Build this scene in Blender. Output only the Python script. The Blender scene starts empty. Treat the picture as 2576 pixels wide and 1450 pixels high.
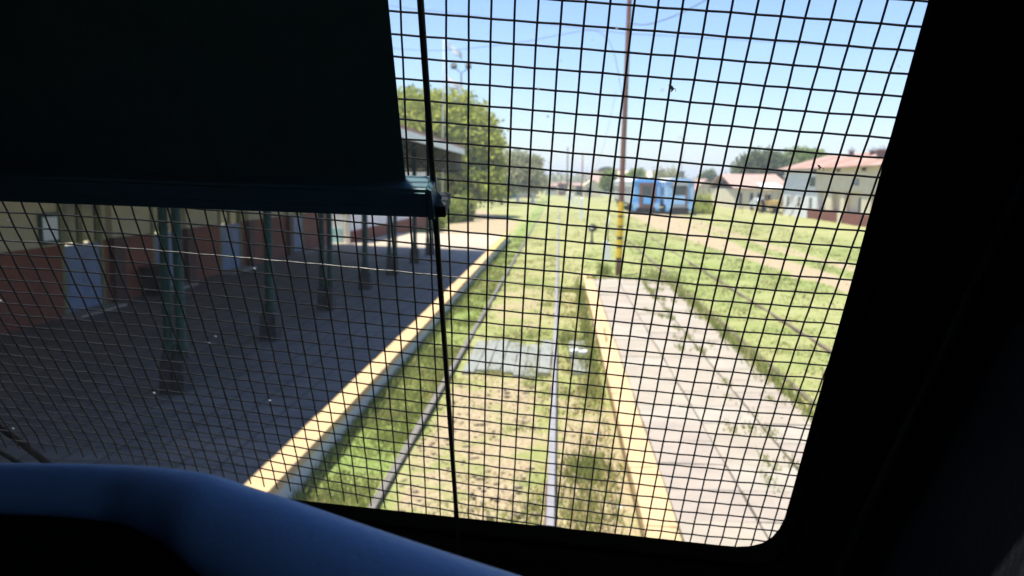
import bpy, bmesh, math, random
import numpy as np
from mathutils import Vector, Matrix
random.seed(7); rng = np.random.default_rng(11)
sc = bpy.context.scene
COL = sc.collection
PI = math.pi

# ------------------------------------------------------------------ camera
CAMZ = 3.15
MX = Vector((0.99821108, 0.01796780, -0.05702452))     # world axes written in camera axes (x right, y down, z forward)
MY = Vector((0.05891357, -0.13304647, 0.98935728))
MZ = Vector((0.01018966, -0.99094692, -0.13386701))
FD = 2015.2                                            # focal length for a frame 2576 wide
def cam2world(c): return Vector((MX.dot(c), MY.dot(c), MZ.dot(c)))
cd = bpy.data.cameras.new("camera"); cam = bpy.data.objects.new("camera", cd); COL.objects.link(cam)
cd.sensor_width = 36.0; cd.lens = 36.0 * FD / 2576.0
cd.clip_start = 0.02; cd.clip_end = 6000
right = cam2world(Vector((1, 0, 0))); down = cam2world(Vector((0, 1, 0))); fwd = cam2world(Vector((0, 0, 1)))
cam.matrix_world = Matrix(((right.x, -down.x, -fwd.x, 0), (right.y, -down.y, -fwd.y, 0), (right.z, -down.z, -fwd.z, CAMZ), (0, 0, 0, 1)))
cd.dof.use_dof = True; cd.dof.focus_distance = 0.86; cd.dof.aperture_fstop = 8.6
sc.camera = cam

def atY(px, py, Y):
    r = cam2world(Vector(((px - 1288) / FD, (py - 725) / FD, 1.0)))
    k = Y / r.y
    return Vector((r.x * k, Y, CAMZ + r.z * k))

# ------------------------------------------------------------------ light
SUN = Vector((-0.21, -0.13, 1.0)).normalized()
w = bpy.data.worlds.new("World"); sc.world = w; w.use_nodes = True
nt = w.node_tree; nt.nodes.clear()
sky = nt.nodes.new("ShaderNodeTexSky"); sky.sky_type = 'NISHITA'; sky.sun_disc = False
sky.sun_elevation = math.asin(SUN.z); sky.sun_rotation = math.atan2(SUN.x, SUN.y)
sky.altitude = 40; sky.air_density = 1.25; sky.dust_density = 0.3; sky.ozone_density = 2.4
bg = nt.nodes.new("ShaderNodeBackground"); bg.inputs[1].default_value = 0.078
wo = nt.nodes.new("ShaderNodeOutputWorld")
tint = nt.nodes.new("ShaderNodeMix"); tint.data_type = 'RGBA'; tint.blend_type = 'MULTIPLY'; tint.inputs[0].default_value = 1.0; tint.inputs[7].default_value = (0.88, 0.95, 1.24, 1)
nt.links.new(sky.outputs[0], tint.inputs[6]); nt.links.new(tint.outputs[2], bg.inputs[0]); nt.links.new(bg.outputs[0], wo.inputs[0])
sd = bpy.data.lights.new("sun", 'SUN'); so = bpy.data.objects.new("sun", sd); COL.objects.link(so)
sd.energy = 4.6; sd.angle = math.radians(0.55); sd.color = (1.0, 0.95, 0.86)
so.rotation_euler = SUN.to_track_quat('Z', 'Y').to_euler()
so.location = (0, 0, 60)
sc.view_settings.view_transform = 'Standard'; sc.view_settings.look = 'None'
sc.view_settings.exposure = 1.22; sc.view_settings.gamma = 1.0
sc.view_settings.use_curve_mapping = False
sc.render.engine = 'CYCLES'
sc.cycles.transparent_max_bounces = 16; sc.cycles.max_bounces = 7
sc.cycles.sample_clamp_indirect = 4.0

# ------------------------------------------------------------------ materials
def new_mat(name):
    m = bpy.data.materials.new(name); m.use_nodes = True
    n = m.node_tree; b = n.nodes.get("Principled BSDF")
    return m, n, b
def ramp(n, pts):
    r = n.nodes.new("ShaderNodeValToRGB"); e = r.color_ramp.elements
    while len(e) < len(pts): e.new(0.5)
    for el, (p, c) in zip(e, pts): el.position = p; el.color = (*c, 1) if len(c) == 3 else c
    return r
def noise(n, scale, detail=4, rough=0.6, coord=None, dist=0.0):
    t = n.nodes.new("ShaderNodeTexNoise"); t.inputs["Scale"].default_value = scale
    t.inputs["Detail"].default_value = detail; t.inputs["Roughness"].default_value = rough; t.inputs["Distortion"].default_value = dist
    if coord is not None: n.links.new(coord, t.inputs["Vector"])
    return t
def geo_pos(n):
    g = n.nodes.new("ShaderNodeNewGeometry"); return g.outputs["Position"]
def simple(name, c0, c1=None, scale=4.0, rough=0.7, metal=0.0, bump=0.0, bscale=30.0, spec=0.4, stretch=None):
    m, n, b = new_mat(name)
    c1 = c1 or tuple(x * 0.75 for x in c0)
    tc = n.nodes.new("ShaderNodeTexCoord").outputs["Object"]
    if stretch:
        mp = n.nodes.new("ShaderNodeMapping"); mp.inputs["Scale"].default_value = stretch
        n.links.new(tc, mp.inputs[0]); tc = mp.outputs[0]
    t = noise(n, scale, 6, 0.65, tc)
    r = ramp(n, [(0.35, c1), (0.65, c0)])
    n.links.new(t.outputs[0], r.inputs[0]); n.links.new(r.outputs[0], b.inputs["Base Color"])
    b.inputs["Roughness"].default_value = rough; b.inputs["Metallic"].default_value = metal
    b.inputs["Specular IOR Level"].default_value = spec
    if bump:
        t2 = noise(n, bscale, 5, 0.6, tc); bp = n.nodes.new("ShaderNodeBump"); bp.inputs["Strength"].default_value = bump
        bp.inputs["Distance"].default_value = 0.02
        n.links.new(t2.outputs[0], bp.inputs["Height"]); n.links.new(bp.outputs[0], b.inputs["Normal"])
    return m
M = {}
M['cab'] = simple('cab_interior', (0.018, 0.021, 0.023), (0.012, 0.014, 0.016), 8, 0.55, bump=0.15, bscale=120, spec=0.15)
M['cab_out'] = simple('cab_paint', (0.05, 0.16, 0.42), None, 3, 0.4)
M['rubber'] = simple('black_rubber', (0.012, 0.012, 0.012), None, 20, 0.8, spec=0.1)
M['console'] = simple('console_plastic', (0.32, 0.54, 0.87), (0.30, 0.51, 0.84), 14, 0.5, bump=0.1, bscale=160, spec=0.25)
M['wire'] = simple('painted_wire', (0.006, 0.007, 0.010), (0.003, 0.003, 0.005), 90, 0.5, bump=0.3, bscale=500, spec=0.12)
M['wire_glint'] = simple('glint_wire', (0.07, 0.065, 0.06), (0.02, 0.02, 0.02), 70, 0.35, metal=0.8, spec=0.5)  # paler metallic colour standing in for sun glints along one row
M['fabric'] = simple('blind_fabric', (0.05, 0.095, 0.10), (0.04, 0.075, 0.085), 25, 0.85, bump=0.2, bscale=600, spec=0.1)
M['bar'] = simple('blind_bar_paint', (0.07, 0.135, 0.16), (0.055, 0.11, 0.13), 10, 0.45, spec=0.35)
M['rod'] = simple('guide_rod_steel', (0.03, 0.03, 0.032), None, 50, 0.5, metal=0.3)
M['concrete'] = simple('pale_concrete', (0.335, 0.28, 0.22), (0.28, 0.232, 0.185), 2.2, 0.9, bump=0.5, bscale=22)
M['concrete2'] = simple('bleached_concrete', (0.345, 0.295, 0.24), (0.285, 0.245, 0.20), 3.1, 0.9, bump=0.5, bscale=26)
M['concrete3'] = simple('pinkish_concrete', (0.33, 0.268, 0.22), (0.27, 0.222, 0.186), 2.7, 0.9, bump=0.5, bscale=24)
M['joint'] = simple('joint_soil', (0.22, 0.18, 0.12), (0.15, 0.15, 0.07), 3, 1.0, bump=0.7)
M['yellow'] = simple('worn_yellow_paint', (0.52, 0.325, 0.135), (0.43, 0.27, 0.13), 3.5, 0.75, bump=0.4, bscale=25)
def chipped(name, c0, c1, c2):
    m, n, b = new_mat(name); P = geo_pos(n); t = noise(n, 7, 8, 0.75, P); t2 = noise(n, 1.1, 4, 0.6, P)
    a = n.nodes.new("ShaderNodeMath"); a.operation = 'MULTIPLY_ADD'; a.inputs[1].default_value = 0.6; n.links.new(t2.outputs[0], a.inputs[0]); n.links.new(t.outputs[0], a.inputs[2])
    r = ramp(n, [(0.62, c2), (0.70, c1), (0.88, c0)]); n.links.new(a.outputs[0], r.inputs[0]); n.links.new(r.outputs[0], b.inputs["Base Color"]); b.inputs["Roughness"].default_value = 0.85
    bp = n.nodes.new("ShaderNodeBump"); bp.inputs["Strength"].default_value = 0.5; bp.inputs["Distance"].default_value = 0.01; n.links.new(t.outputs[0], bp.inputs["Height"]); n.links.new(bp.outputs[0], b.inputs["Normal"]); return m
M['yellow'] = chipped('worn_yellow_paint', (0.52, 0.35, 0.185), (0.46, 0.295, 0.15), (0.33, 0.265, 0.19))
M['yellow_old'] = simple('faded_yellow_paint', (0.44, 0.34, 0.09), (0.32, 0.27, 0.15), 2.5, 0.85, bump=0.4)
M['kerb_bleached'] = simple('bleached_kerb', (0.42, 0.33, 0.12), (0.30, 0.26, 0.15), 2.0, 0.9, bump=0.6)
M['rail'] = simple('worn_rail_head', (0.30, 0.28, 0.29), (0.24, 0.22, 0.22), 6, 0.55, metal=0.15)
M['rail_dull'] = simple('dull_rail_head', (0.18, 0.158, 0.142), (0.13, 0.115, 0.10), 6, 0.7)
M['rail_rusty'] = simple('rusty_rail_head', (0.17, 0.125, 0.085), (0.12, 0.09, 0.065), 6, 0.85)
M['rail_side'] = simple('rusty_rail_web', (0.14, 0.085, 0.06), (0.08, 0.055, 0.045), 9, 0.85)
M['plank'] = simple('weathered_plank', (0.29, 0.30, 0.27), (0.18, 0.18, 0.165), 5, 0.9, bump=0.7, bscale=14, stretch=(9, 0.7, 2))
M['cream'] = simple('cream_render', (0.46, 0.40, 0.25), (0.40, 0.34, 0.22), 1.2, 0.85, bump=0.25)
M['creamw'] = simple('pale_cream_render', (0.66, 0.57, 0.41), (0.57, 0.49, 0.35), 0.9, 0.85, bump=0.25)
M['white'] = simple('white_paint', (0.76, 0.77, 0.77), (0.66, 0.67, 0.67), 2, 0.6)
M['whitew'] = simple('whitewashed_wall', (0.70, 0.70, 0.69), (0.60, 0.61, 0.61), 1.3, 0.8, bump=0.2)
M['dado'] = simple('red_brown_dado', (0.21, 0.062, 0.032), (0.15, 0.045, 0.027), 1.6, 0.8, bump=0.25)
M['dado_dark'] = simple('dark_brown_paint', (0.075, 0.030, 0.022), None, 2, 0.7)
M['cyan'] = simple('pale_cyan_paint', (0.38, 0.62, 0.64), None, 2, 0.7)
M['bluepanel'] = simple('grey_blue_panel', (0.17, 0.22, 0.33), (0.13, 0.17, 0.27), 2, 0.6)
M['glassdark'] = simple('dark_window_glass', (0.035, 0.05, 0.06), None, 2, 0.12, spec=0.6)
M['yframe'] = simple('olive_yellow_frame', (0.20, 0.19, 0.07), None, 3, 0.7)
M['green'] = simple('green_column_paint', (0.006, 0.040, 0.026), (0.004, 0.028, 0.018), 3, 0.5, spec=0.18)
M['darkbase'] = simple('black_column_base', (0.014, 0.014, 0.016), (0.03, 0.028, 0.028), 6, 0.7)
M['rust'] = simple('rusty_roof_sheet', (0.36, 0.215, 0.16), (0.27, 0.145, 0.105), 1.3, 0.8, bump=0.2, stretch=(1, 1, 1))
M['pinkroof'] = simple('pink_bleached_roof', (0.40, 0.27, 0.22), (0.32, 0.19, 0.15), 0.8, 0.85, stretch=(1, 3, 1))
M['board'] = simple('grey_board', (0.26, 0.25, 0.22), (0.17, 0.16, 0.145), 3, 0.85, bump=0.3, stretch=(6, 6, 0.6))
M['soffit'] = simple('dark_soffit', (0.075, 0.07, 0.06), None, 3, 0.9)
M['polewood'] = simple('red_brown_pole', (0.25, 0.12, 0.085), (0.15, 0.075, 0.055), 6, 0.85, bump=0.4, stretch=(12, 12, 0.8))
M['ybright'] = simple('bright_yellow_band', (0.75, 0.47, 0.02), (0.66, 0.40, 0.03), 6, 0.6)
M['black'] = simple('black_paint', (0.025, 0.02, 0.02), (0.06, 0.035, 0.025), 8, 0.7)
M['steel'] = simple('galvanised_steel', (0.42, 0.43, 0.44), (0.33, 0.34, 0.35), 5, 0.5, metal=0.3)
M['darksteel'] = simple('dark_steel', (0.045, 0.045, 0.045), None, 5, 0.6)
M['coachblue'] = simple('sky_blue_coach_paint', (0.14, 0.44, 0.82), (0.11, 0.37, 0.74), 1.2, 0.5)
M['coachblue2'] = simple('bleached_coach_paint', (0.32, 0.54, 0.80), (0.24, 0.44, 0.70), 1.4, 0.6)
M['coachside'] = simple('chalky_coach_side', (0.52, 0.52, 0.50), (0.42, 0.40, 0.40), 0.7, 0.7)
M['coachroof'] = simple('pale_coach_roof', (0.55, 0.56, 0.58), (0.46, 0.47, 0.49), 1.5, 0.7)
M['deepblue'] = simple('deep_blue_door', (0.03, 0.17, 0.47), None, 2, 0.5)
M['rustpanel'] = simple('rusty_gangway', (0.20, 0.105, 0.08), (0.13, 0.07, 0.06), 3, 0.85)
M['under'] = simple('dark_underframe', (0.035, 0.028, 0.024), (0.07, 0.05, 0.04), 3, 0.9)
M['machyel'] = simple('machine_yellow', (0.50, 0.33, 0.09), (0.38, 0.24, 0.08), 2, 0.6)
M['carwhite'] = simple('car_white', (0.60, 0.64, 0.70), None, 2, 0.3)
M['brick'] = simple('dull_brick', (0.33, 0.17, 0.12), (0.25, 0.13, 0.10), 2, 0.9)
M['bark'] = simple('bark', (0.13, 0.10, 0.075), (0.08, 0.06, 0.045), 6, 0.95, bump=0.5)
M['flagw'] = simple('flag_white', (0.66, 0.68, 0.74), None, 4, 0.8)
M['flagb'] = simple('flag_light_blue', (0.50, 0.62, 0.85), None, 4, 0.8)
M['flagp'] = simple('flag_pink', (0.78, 0.60, 0.66), None, 4, 0.8)
M['cable'] = simple('cable_sheath', (0.10, 0.11, 0.16), None, 4, 0.7)

# windscreen glass: clear sheet, faint reflection, dried spots
m, n, b = new_mat('windscreen_glass'); n.nodes.remove(b)
out = n.nodes['Material Output']
tr = n.nodes.new("ShaderNodeBsdfTransparent"); tr.inputs[0].default_value = (0.965, 0.985, 0.975, 1)
gl = n.nodes.new("ShaderNodeBsdfGlossy"); gl.inputs["Roughness"].default_value = 0.03; gl.inputs[0].default_value = (1, 1, 1, 1)
df = n.nodes.new("ShaderNodeBsdfDiffuse"); df.inputs[0].default_value = (0.75, 0.75, 0.72, 1)
tl = n.nodes.new("ShaderNodeBsdfTranslucent"); tl.inputs[0].default_value = (0.75, 0.75, 0.72, 1)
ad = n.nodes.new("ShaderNodeMixShader"); ad.inputs[0].default_value = 0.5
n.links.new(df.outputs[0], ad.inputs[1]); n.links.new(tl.outputs[0], ad.inputs[2])
lw = n.nodes.new("ShaderNodeLayerWeight"); lw.inputs[0].default_value = 0.5
pw = n.nodes.new("ShaderNodeMath"); pw.operation = 'POWER'; pw.inputs[1].default_value = 4.0; n.links.new(lw.outputs["Facing"], pw.inputs[0])
fr = n.nodes.new("ShaderNodeMath"); fr.operation = 'MULTIPLY_ADD'; fr.inputs[1].default_value = 0.35; fr.inputs[2].default_value = 0.012; n.links.new(pw.outputs[0], fr.inputs[0])
m1 = n.nodes.new("ShaderNodeMixShader"); n.links.new(fr.outputs[0], m1.inputs[0]); n.links.new(tr.outputs[0], m1.inputs[1]); n.links.new(gl.outputs[0], m1.inputs[2])
tc = n.nodes.new("ShaderNodeTexCoord").outputs["Object"]
vo = n.nodes.new("ShaderNodeTexVoronoi"); vo.inputs["Scale"].default_value = 26; n.links.new(tc, vo.inputs["Vector"])
wv = noise(n, 9, 3, 0.5, tc)
mu = n.nodes.new("ShaderNodeMath"); mu.operation = 'MULTIPLY'; mu.inputs[1].default_value = 0.5
n.links.new(wv.outputs[0], mu.inputs[0])
r1 = ramp(n, [(0.035, (1, 1, 1)), (0.075, (0, 0, 0))]); n.links.new(vo.outputs["Distance"], r1.inputs[0])
r2 = ramp(n, [(0.55, (0, 0, 0)), (0.60, (0.5, 0.5, 0.5))]); n.links.new(wv.outputs[0], r2.inputs[0])
mm = n.nodes.new("ShaderNodeMath"); mm.operation = 'MULTIPLY'; n.links.new(r1.outputs[0], mm.inputs[0]); n.links.new(r2.outputs[0], mm.inputs[1])
ma = n.nodes.new("ShaderNodeMath"); ma.operation = 'ADD'; ma.inputs[1].default_value = 0.003; n.links.new(mm.outputs[0], ma.inputs[0])
m2 = n.nodes.new("ShaderNodeMixShader"); n.links.new(ma.outputs[0], m2.inputs[0]); n.links.new(m1.outputs[0], m2.inputs[1]); n.links.new(ad.outputs[0], m2.inputs[2])
n.links.new(m2.outputs[0], out.inputs[0]); M['glass'] = m

# foliage and grass: colour from a face colour attribute
def attr_mat(name, rough=0.75, trans=0.35):
    m, n, b = new_mat(name)
    a = n.nodes.new("ShaderNodeAttribute"); a.attribute_name = "tint"
    n.links.new(a.outputs["Color"], b.inputs["Base Color"]); b.inputs["Roughness"].default_value = rough
    b.inputs["Specular IOR Level"].default_value = 0.2
    t = n.nodes.new("ShaderNodeBsdfTranslucent"); n.links.new(a.outputs["Color"], t.inputs[0])
    mx = n.nodes.new("ShaderNodeMixShader"); mx.inputs[0].default_value = trans
    n.links.new(b.outputs[0], mx.inputs[1]); n.links.new(t.outputs[0], mx.inputs[2])
    n.links.new(mx.outputs[0], n.nodes['Material Output'].inputs[0])
    return m
M['leaf'] = attr_mat('leaves', 0.75, 0.45); M['blade'] = attr_mat('grass_blades', 0.8, 0.5)

# ground: grass / dry grass / soil from a painted wear attribute and noise
m, n, b = new_mat('ground_turf')
P = geo_pos(n)
big = noise(n, 0.35, 5, 0.65, P); mid = noise(n, 2.2, 6, 0.7, P); fine = noise(n, 22, 5, 0.75, P)
add1 = n.nodes.new("ShaderNodeMath"); add1.operation = 'ADD'; n.links.new(big.outputs[0], add1.inputs[0]); n.links.new(mid.outputs[0], add1.inputs[1])
add2 = n.nodes.new("ShaderNodeMath"); add2.operation = 'MULTIPLY'; add2.inputs[1].default_value = 0.5; n.links.new(add1.outputs[0], add2.inputs[0])
gr = ramp(n, [(0.34, (0.155, 0.185, 0.06)), (0.44, (0.24, 0.25, 0.09)), (0.54, (0.31, 0.29, 0.13)), (0.66, (0.37, 0.32, 0.175))])
n.links.new(add2.outputs[0], gr.inputs[0])
so_ = ramp(n, [(0.30, (0.22, 0.150, 0.10)), (0.5, (0.35, 0.27, 0.17)), (0.7, (0.45, 0.365, 0.235))]); n.links.new(fine.outputs[0], so_.inputs[0])
at = n.nodes.new("ShaderNodeAttribute"); at.attribute_name = "wear"
sep = n.nodes.new("ShaderNodeSeparateColor"); n.links.new(at.outputs["Color"], sep.inputs[0])
off = n.nodes.new("ShaderNodeMath"); off.operation = 'MULTIPLY_ADD'; off.inputs[1].default_value = 1.3; off.inputs[2].default_value = -0.65; n.links.new(mid.outputs[0], off.inputs[0])
sm = n.nodes.new("ShaderNodeMath"); sm.operation = 'ADD'; n.links.new(sep.outputs[0], sm.inputs[0]); n.links.new(off.outputs[0], sm.inputs[1])
rr = ramp(n, [(0.40, (0, 0, 0)), (0.66, (1, 1, 1))]); n.links.new(sm.outputs[0], rr.inputs[0])
mx = n.nodes.new("ShaderNodeMix"); mx.data_type = 'RGBA'; n.links.new(rr.outputs[0], mx.inputs[0]); n.links.new(gr.outputs[0], mx.inputs[6]); n.links.new(so_.outputs[0], mx.inputs[7])
mg = n.nodes.new("ShaderNodeMix"); mg.data_type = 'RGBA'; n.links.new(sep.outputs[1], mg.inputs[0]); n.links.new(mx.outputs[2], mg.inputs[6]); mg.inputs[7].default_value = (0.17, 0.25, 0.06, 1)
md = n.nodes.new("ShaderNodeMix"); md.data_type = 'RGBA'; md.blend_type = 'MULTIPLY'; md.inputs[0].default_value = 0.35
fr2 = ramp(n, [(0.3, (0.55, 0.55, 0.5)), (0.6, (1, 1, 1))]); n.links.new(fine.outputs[0], fr2.inputs[0])
n.links.new(mg.outputs[2], md.inputs[6]); n.links.new(fr2.outputs[0], md.inputs[7])
n.links.new(md.outputs[2], b.inputs["Base Color"]); b.inputs["Roughness"].default_value = 0.95; b.inputs["Specular IOR Level"].default_value = 0.1
bp = n.nodes.new("ShaderNodeBump"); bp.inputs["Strength"].default_value = 0.5; bp.inputs["Distance"].default_value = 0.03
n.links.new(fine.outputs[0], bp.inputs["Height"]); n.links.new(bp.outputs[0], b.inputs["Normal"])
M['ground'] = m

# platform surface: worn cement tiles
m, n, b = new_mat('platform_tiles')
P = geo_pos(n)
bt = n.nodes.new("ShaderNodeTexBrick"); bt.offset = 0.0; bt.inputs["Scale"].default_value = 1.0
bt.inputs["Brick Width"].default_value = 0.4; bt.inputs["Row Height"].default_value = 0.4; bt.inputs["Mortar Size"].default_value = 0.02
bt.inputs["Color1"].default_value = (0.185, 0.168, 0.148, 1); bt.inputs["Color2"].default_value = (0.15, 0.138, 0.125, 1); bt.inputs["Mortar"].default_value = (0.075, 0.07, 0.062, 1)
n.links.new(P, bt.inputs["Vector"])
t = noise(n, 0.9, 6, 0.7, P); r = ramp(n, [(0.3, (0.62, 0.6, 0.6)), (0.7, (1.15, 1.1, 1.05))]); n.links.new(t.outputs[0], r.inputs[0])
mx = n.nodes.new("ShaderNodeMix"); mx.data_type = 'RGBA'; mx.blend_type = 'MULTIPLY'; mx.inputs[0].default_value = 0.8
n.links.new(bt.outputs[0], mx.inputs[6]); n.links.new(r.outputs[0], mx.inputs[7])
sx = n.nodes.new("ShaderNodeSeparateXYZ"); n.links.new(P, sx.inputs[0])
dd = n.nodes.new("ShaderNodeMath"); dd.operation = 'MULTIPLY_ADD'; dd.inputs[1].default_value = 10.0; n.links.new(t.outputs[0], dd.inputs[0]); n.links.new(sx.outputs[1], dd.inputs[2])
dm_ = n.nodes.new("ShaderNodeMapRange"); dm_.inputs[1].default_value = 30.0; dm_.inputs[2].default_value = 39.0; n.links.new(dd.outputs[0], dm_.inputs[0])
ms = n.nodes.new("ShaderNodeMix"); ms.data_type = 'RGBA'; n.links.new(dm_.outputs[0], ms.inputs[0]); n.links.new(mx.outputs[2], ms.inputs[6]); ms.inputs[7].default_value = (0.40, 0.32, 0.24, 1)   # paler tan mixed in to imitate sunlight past the canopy end
n.links.new(ms.outputs[2], b.inputs["Base Color"])
b.inputs["Roughness"].default_value = 0.72
bp = n.nodes.new("ShaderNodeBump"); bp.inputs["Strength"].default_value = 0.4; bp.inputs["Distance"].default_value = 0.01
n.links.new(bt.outputs["Fac"], bp.inputs["Height"]); bp.invert = True; n.links.new(bp.outputs[0], b.inputs["Normal"])
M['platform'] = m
# kerb face: pale grey with yellow runs near the top
m, n, b = new_mat('kerb_face')
P = geo_pos(n); sx = n.nodes.new("ShaderNodeSeparateXYZ"); n.links.new(P, sx.inputs[0])
t = noise(n, 5, 5, 0.7, P)
a = n.nodes.new("ShaderNodeMath"); a.operation = 'MULTIPLY_ADD'; a.inputs[1].default_value = 0.28; n.links.new(t.outputs[0], a.inputs[0]); n.links.new(sx.outputs[2], a.inputs[2])
r = ramp(n, [(0.42, (0.50, 0.49, 0.46)), (0.47, (0.50, 0.33, 0.09))]); n.links.new(a.outputs[0], r.inputs[0]); n.links.new(r.outputs[0], b.inputs["Base Color"]); b.inputs["Roughness"].default_value = 0.9
M['kerbface'] = m

# ------------------------------------------------------------------ mesh builder
class MB:
    def __init__(s): s.v = []; s.f = []; s.mi = []; s.tint = []
    def add(s, vs, fs, mi=0, tint=None):
        o = len(s.v); s.v += [tuple(x) for x in vs]
        for f in fs: s.f.append(tuple(o + k for k in f)); s.mi.append(mi); s.tint.append(tint)
    def box(s, x0, x1, y0, y1, z0, z1, mi=0):
        v = [(x, y, z) for z in (z0, z1) for y in (y0, y1) for x in (x0, x1)]
        s.add(v, [(0, 2, 3, 1), (4, 5, 7, 6), (0, 1, 5, 4), (2, 6, 7, 3), (0, 4, 6, 2), (1, 3, 7, 5)], mi)
    def hexa(s, b4, t4, mi=0):
        s.add(list(b4) + list(t4), [(3, 2, 1, 0), (4, 5, 6, 7), (0, 1, 5, 4), (1, 2, 6, 5), (2, 3, 7, 6), (3, 0, 4, 7)], mi)
    def prism(s, prof, a, b, axis='y', mi=0):
        k = len(prof)
        def P(p, t): return {'y': (p[0], t, p[1]), 'x': (t, p[0], p[1]), 'z': (p[0], p[1], t)}[axis]
        vs = [P(p, a) for p in prof] + [P(p, b) for p in prof]
        fs = [tuple(range(k))[::-1], tuple(range(k, 2 * k))] + [(i, (i + 1) % k, k + (i + 1) % k, k + i) for i in range(k)]
        s.add(vs, fs, mi)
    def tube(s, pts, r, n=8, mi=0, caps=True):
        pts = [Vector(p) for p in pts]; rs = r if isinstance(r, (list, tuple)) else [r] * len(pts)
        vs = []; up0 = Vector((0.13, 0.21, 0.97))
        for k, p in enumerate(pts):
            d = (pts[min(k + 1, len(pts) - 1)] - pts[max(k - 1, 0)]).normalized()
            u = d.cross(up0)
            if u.length < 0.25: u = d.cross(Vector((1, 0.1, 0)))
            u.normalize(); vv = d.cross(u)
            for a in range(n):
                t = 2 * PI * a / n; vs.append(p + (u * math.cos(t) + vv * math.sin(t)) * rs[k])
        fs = []
        for k in range(len(pts) - 1):
            for a in range(n):
                b_ = (a + 1) % n; fs.append((k * n + a, k * n + b_, (k + 1) * n + b_, (k + 1) * n + a))
        if caps: fs += [tuple(range(n))[::-1], tuple(range((len(pts) - 1) * n, len(pts) * n))]
        s.add(vs, fs, mi)
    def mesh(s, name, mats, smooth=False):
        me = bpy.data.meshes.new(name); me.from_pydata(s.v, [], s.f); 
        for mt in (mats if isinstance(mats, (list, tuple)) else [mats]): me.materials.append(mt)
        if any(s.mi): me.polygons.foreach_set("material_index", s.mi)
        if smooth: me.polygons.foreach_set("use_smooth", [True] * len(s.f))
        bm = bmesh.new(); bm.from_mesh(me); bmesh.ops.recalc_face_normals(bm, faces=bm.faces); bm.to_mesh(me); bm.free()
        return me
    def build(s, name, mats, parent=None, smooth=False, bevel=0.0):
        o = bpy.data.objects.new(name, s.mesh(name, mats, smooth)); COL.objects.link(o)
        if parent is not None: o.parent = parent
        if bevel:
            md = o.modifiers.new("bevel", 'BEVEL'); md.width = bevel; md.segments = 2; md.limit_method = 'ANGLE'
        return o
def tag(o, label=None, cat=None, group=None, kind=None):
    if label: o['label'] = label
    if cat: o['category'] = cat
    if group: o['group'] = group
    if kind: o['kind'] = kind
    return o
def thing(name, label, cat, loc=(0, 0, 0), rotz=0.0, group=None):
    o = bpy.data.objects.new(name, None); COL.objects.link(o); o.location = loc; o.rotation_euler = (0, 0, rotz)
    o.empty_display_size = 0.1
    return tag(o, label, cat, group)
def dup(root, loc, rotz=0.0, label=None):
    c = root.copy(); COL.objects.link(c); c.location = loc; c.rotation_euler = (0, 0, rotz)
    if label: c['label'] = label
    for ch in list(root.children):
        d = ch.copy(); COL.objects.link(d); d.parent = c
        for g in list(ch.children):
            e = g.copy(); COL.objects.link(e); e.parent = d
    return c
def quick(name, label, cat, mb, mat, loc=(0, 0, 0), group=None, **k):
    o = mb.build(name, mat, None, **k); o.location = loc
    return tag(o, label, cat, group)

def fast_mesh(name, V, F, tints, mat, parent=None):
    """V (n,3), F (m,k) numpy; tints (m,3)"""
    k = F.shape[1]; me = bpy.data.meshes.new(name)
    me.vertices.add(len(V)); me.vertices.foreach_set("co", V.astype(np.float32).ravel())
    me.loops.add(F.size); me.loops.foreach_set("vertex_index", F.astype(np.int32).ravel())
    me.polygons.add(len(F)); me.polygons.foreach_set("loop_start", np.arange(0, F.size, k, dtype=np.int32))
    me.update(calc_edges=True)
    ca = me.color_attributes.new("tint", 'FLOAT_COLOR', 'CORNER')
    c = np.ones((F.size, 4), np.float32); c[:, :3] = np.repeat(tints, k, 0); ca.data.foreach_set("color", c.ravel())
    me.materials.append(mat)
    o = bpy.data.objects.new(name, me); COL.objects.link(o)
    if parent is not None: o.parent = parent
    return o

# value noise in numpy
_g = rng.random((256, 256))
def vnoise(x, y, s):
    x = np.asarray(x) * s + 57.3; y = np.asarray(y) * s + 91.7
    xi = np.floor(x).astype(int); yi = np.floor(y).astype(int); fx = x - xi; fy = y - yi
    fx = fx * fx * (3 - 2 * fx); fy = fy * fy * (3 - 2 * fy)
    a = _g[xi % 256, yi % 256]; b = _g[(xi + 1) % 256, yi % 256]; c = _g[xi % 256, (yi + 1) % 256]; d = _g[(xi + 1) % 256, (yi + 1) % 256]
    return (a * (1 - fx) + b * fx) * (1 - fy) + (c * (1 - fx) + d * fx) * fy
def sstep(a, b, x): t = np.clip((x - a) / (b - a), 0, 1); return t * t * (3 - 2 * t)

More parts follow.
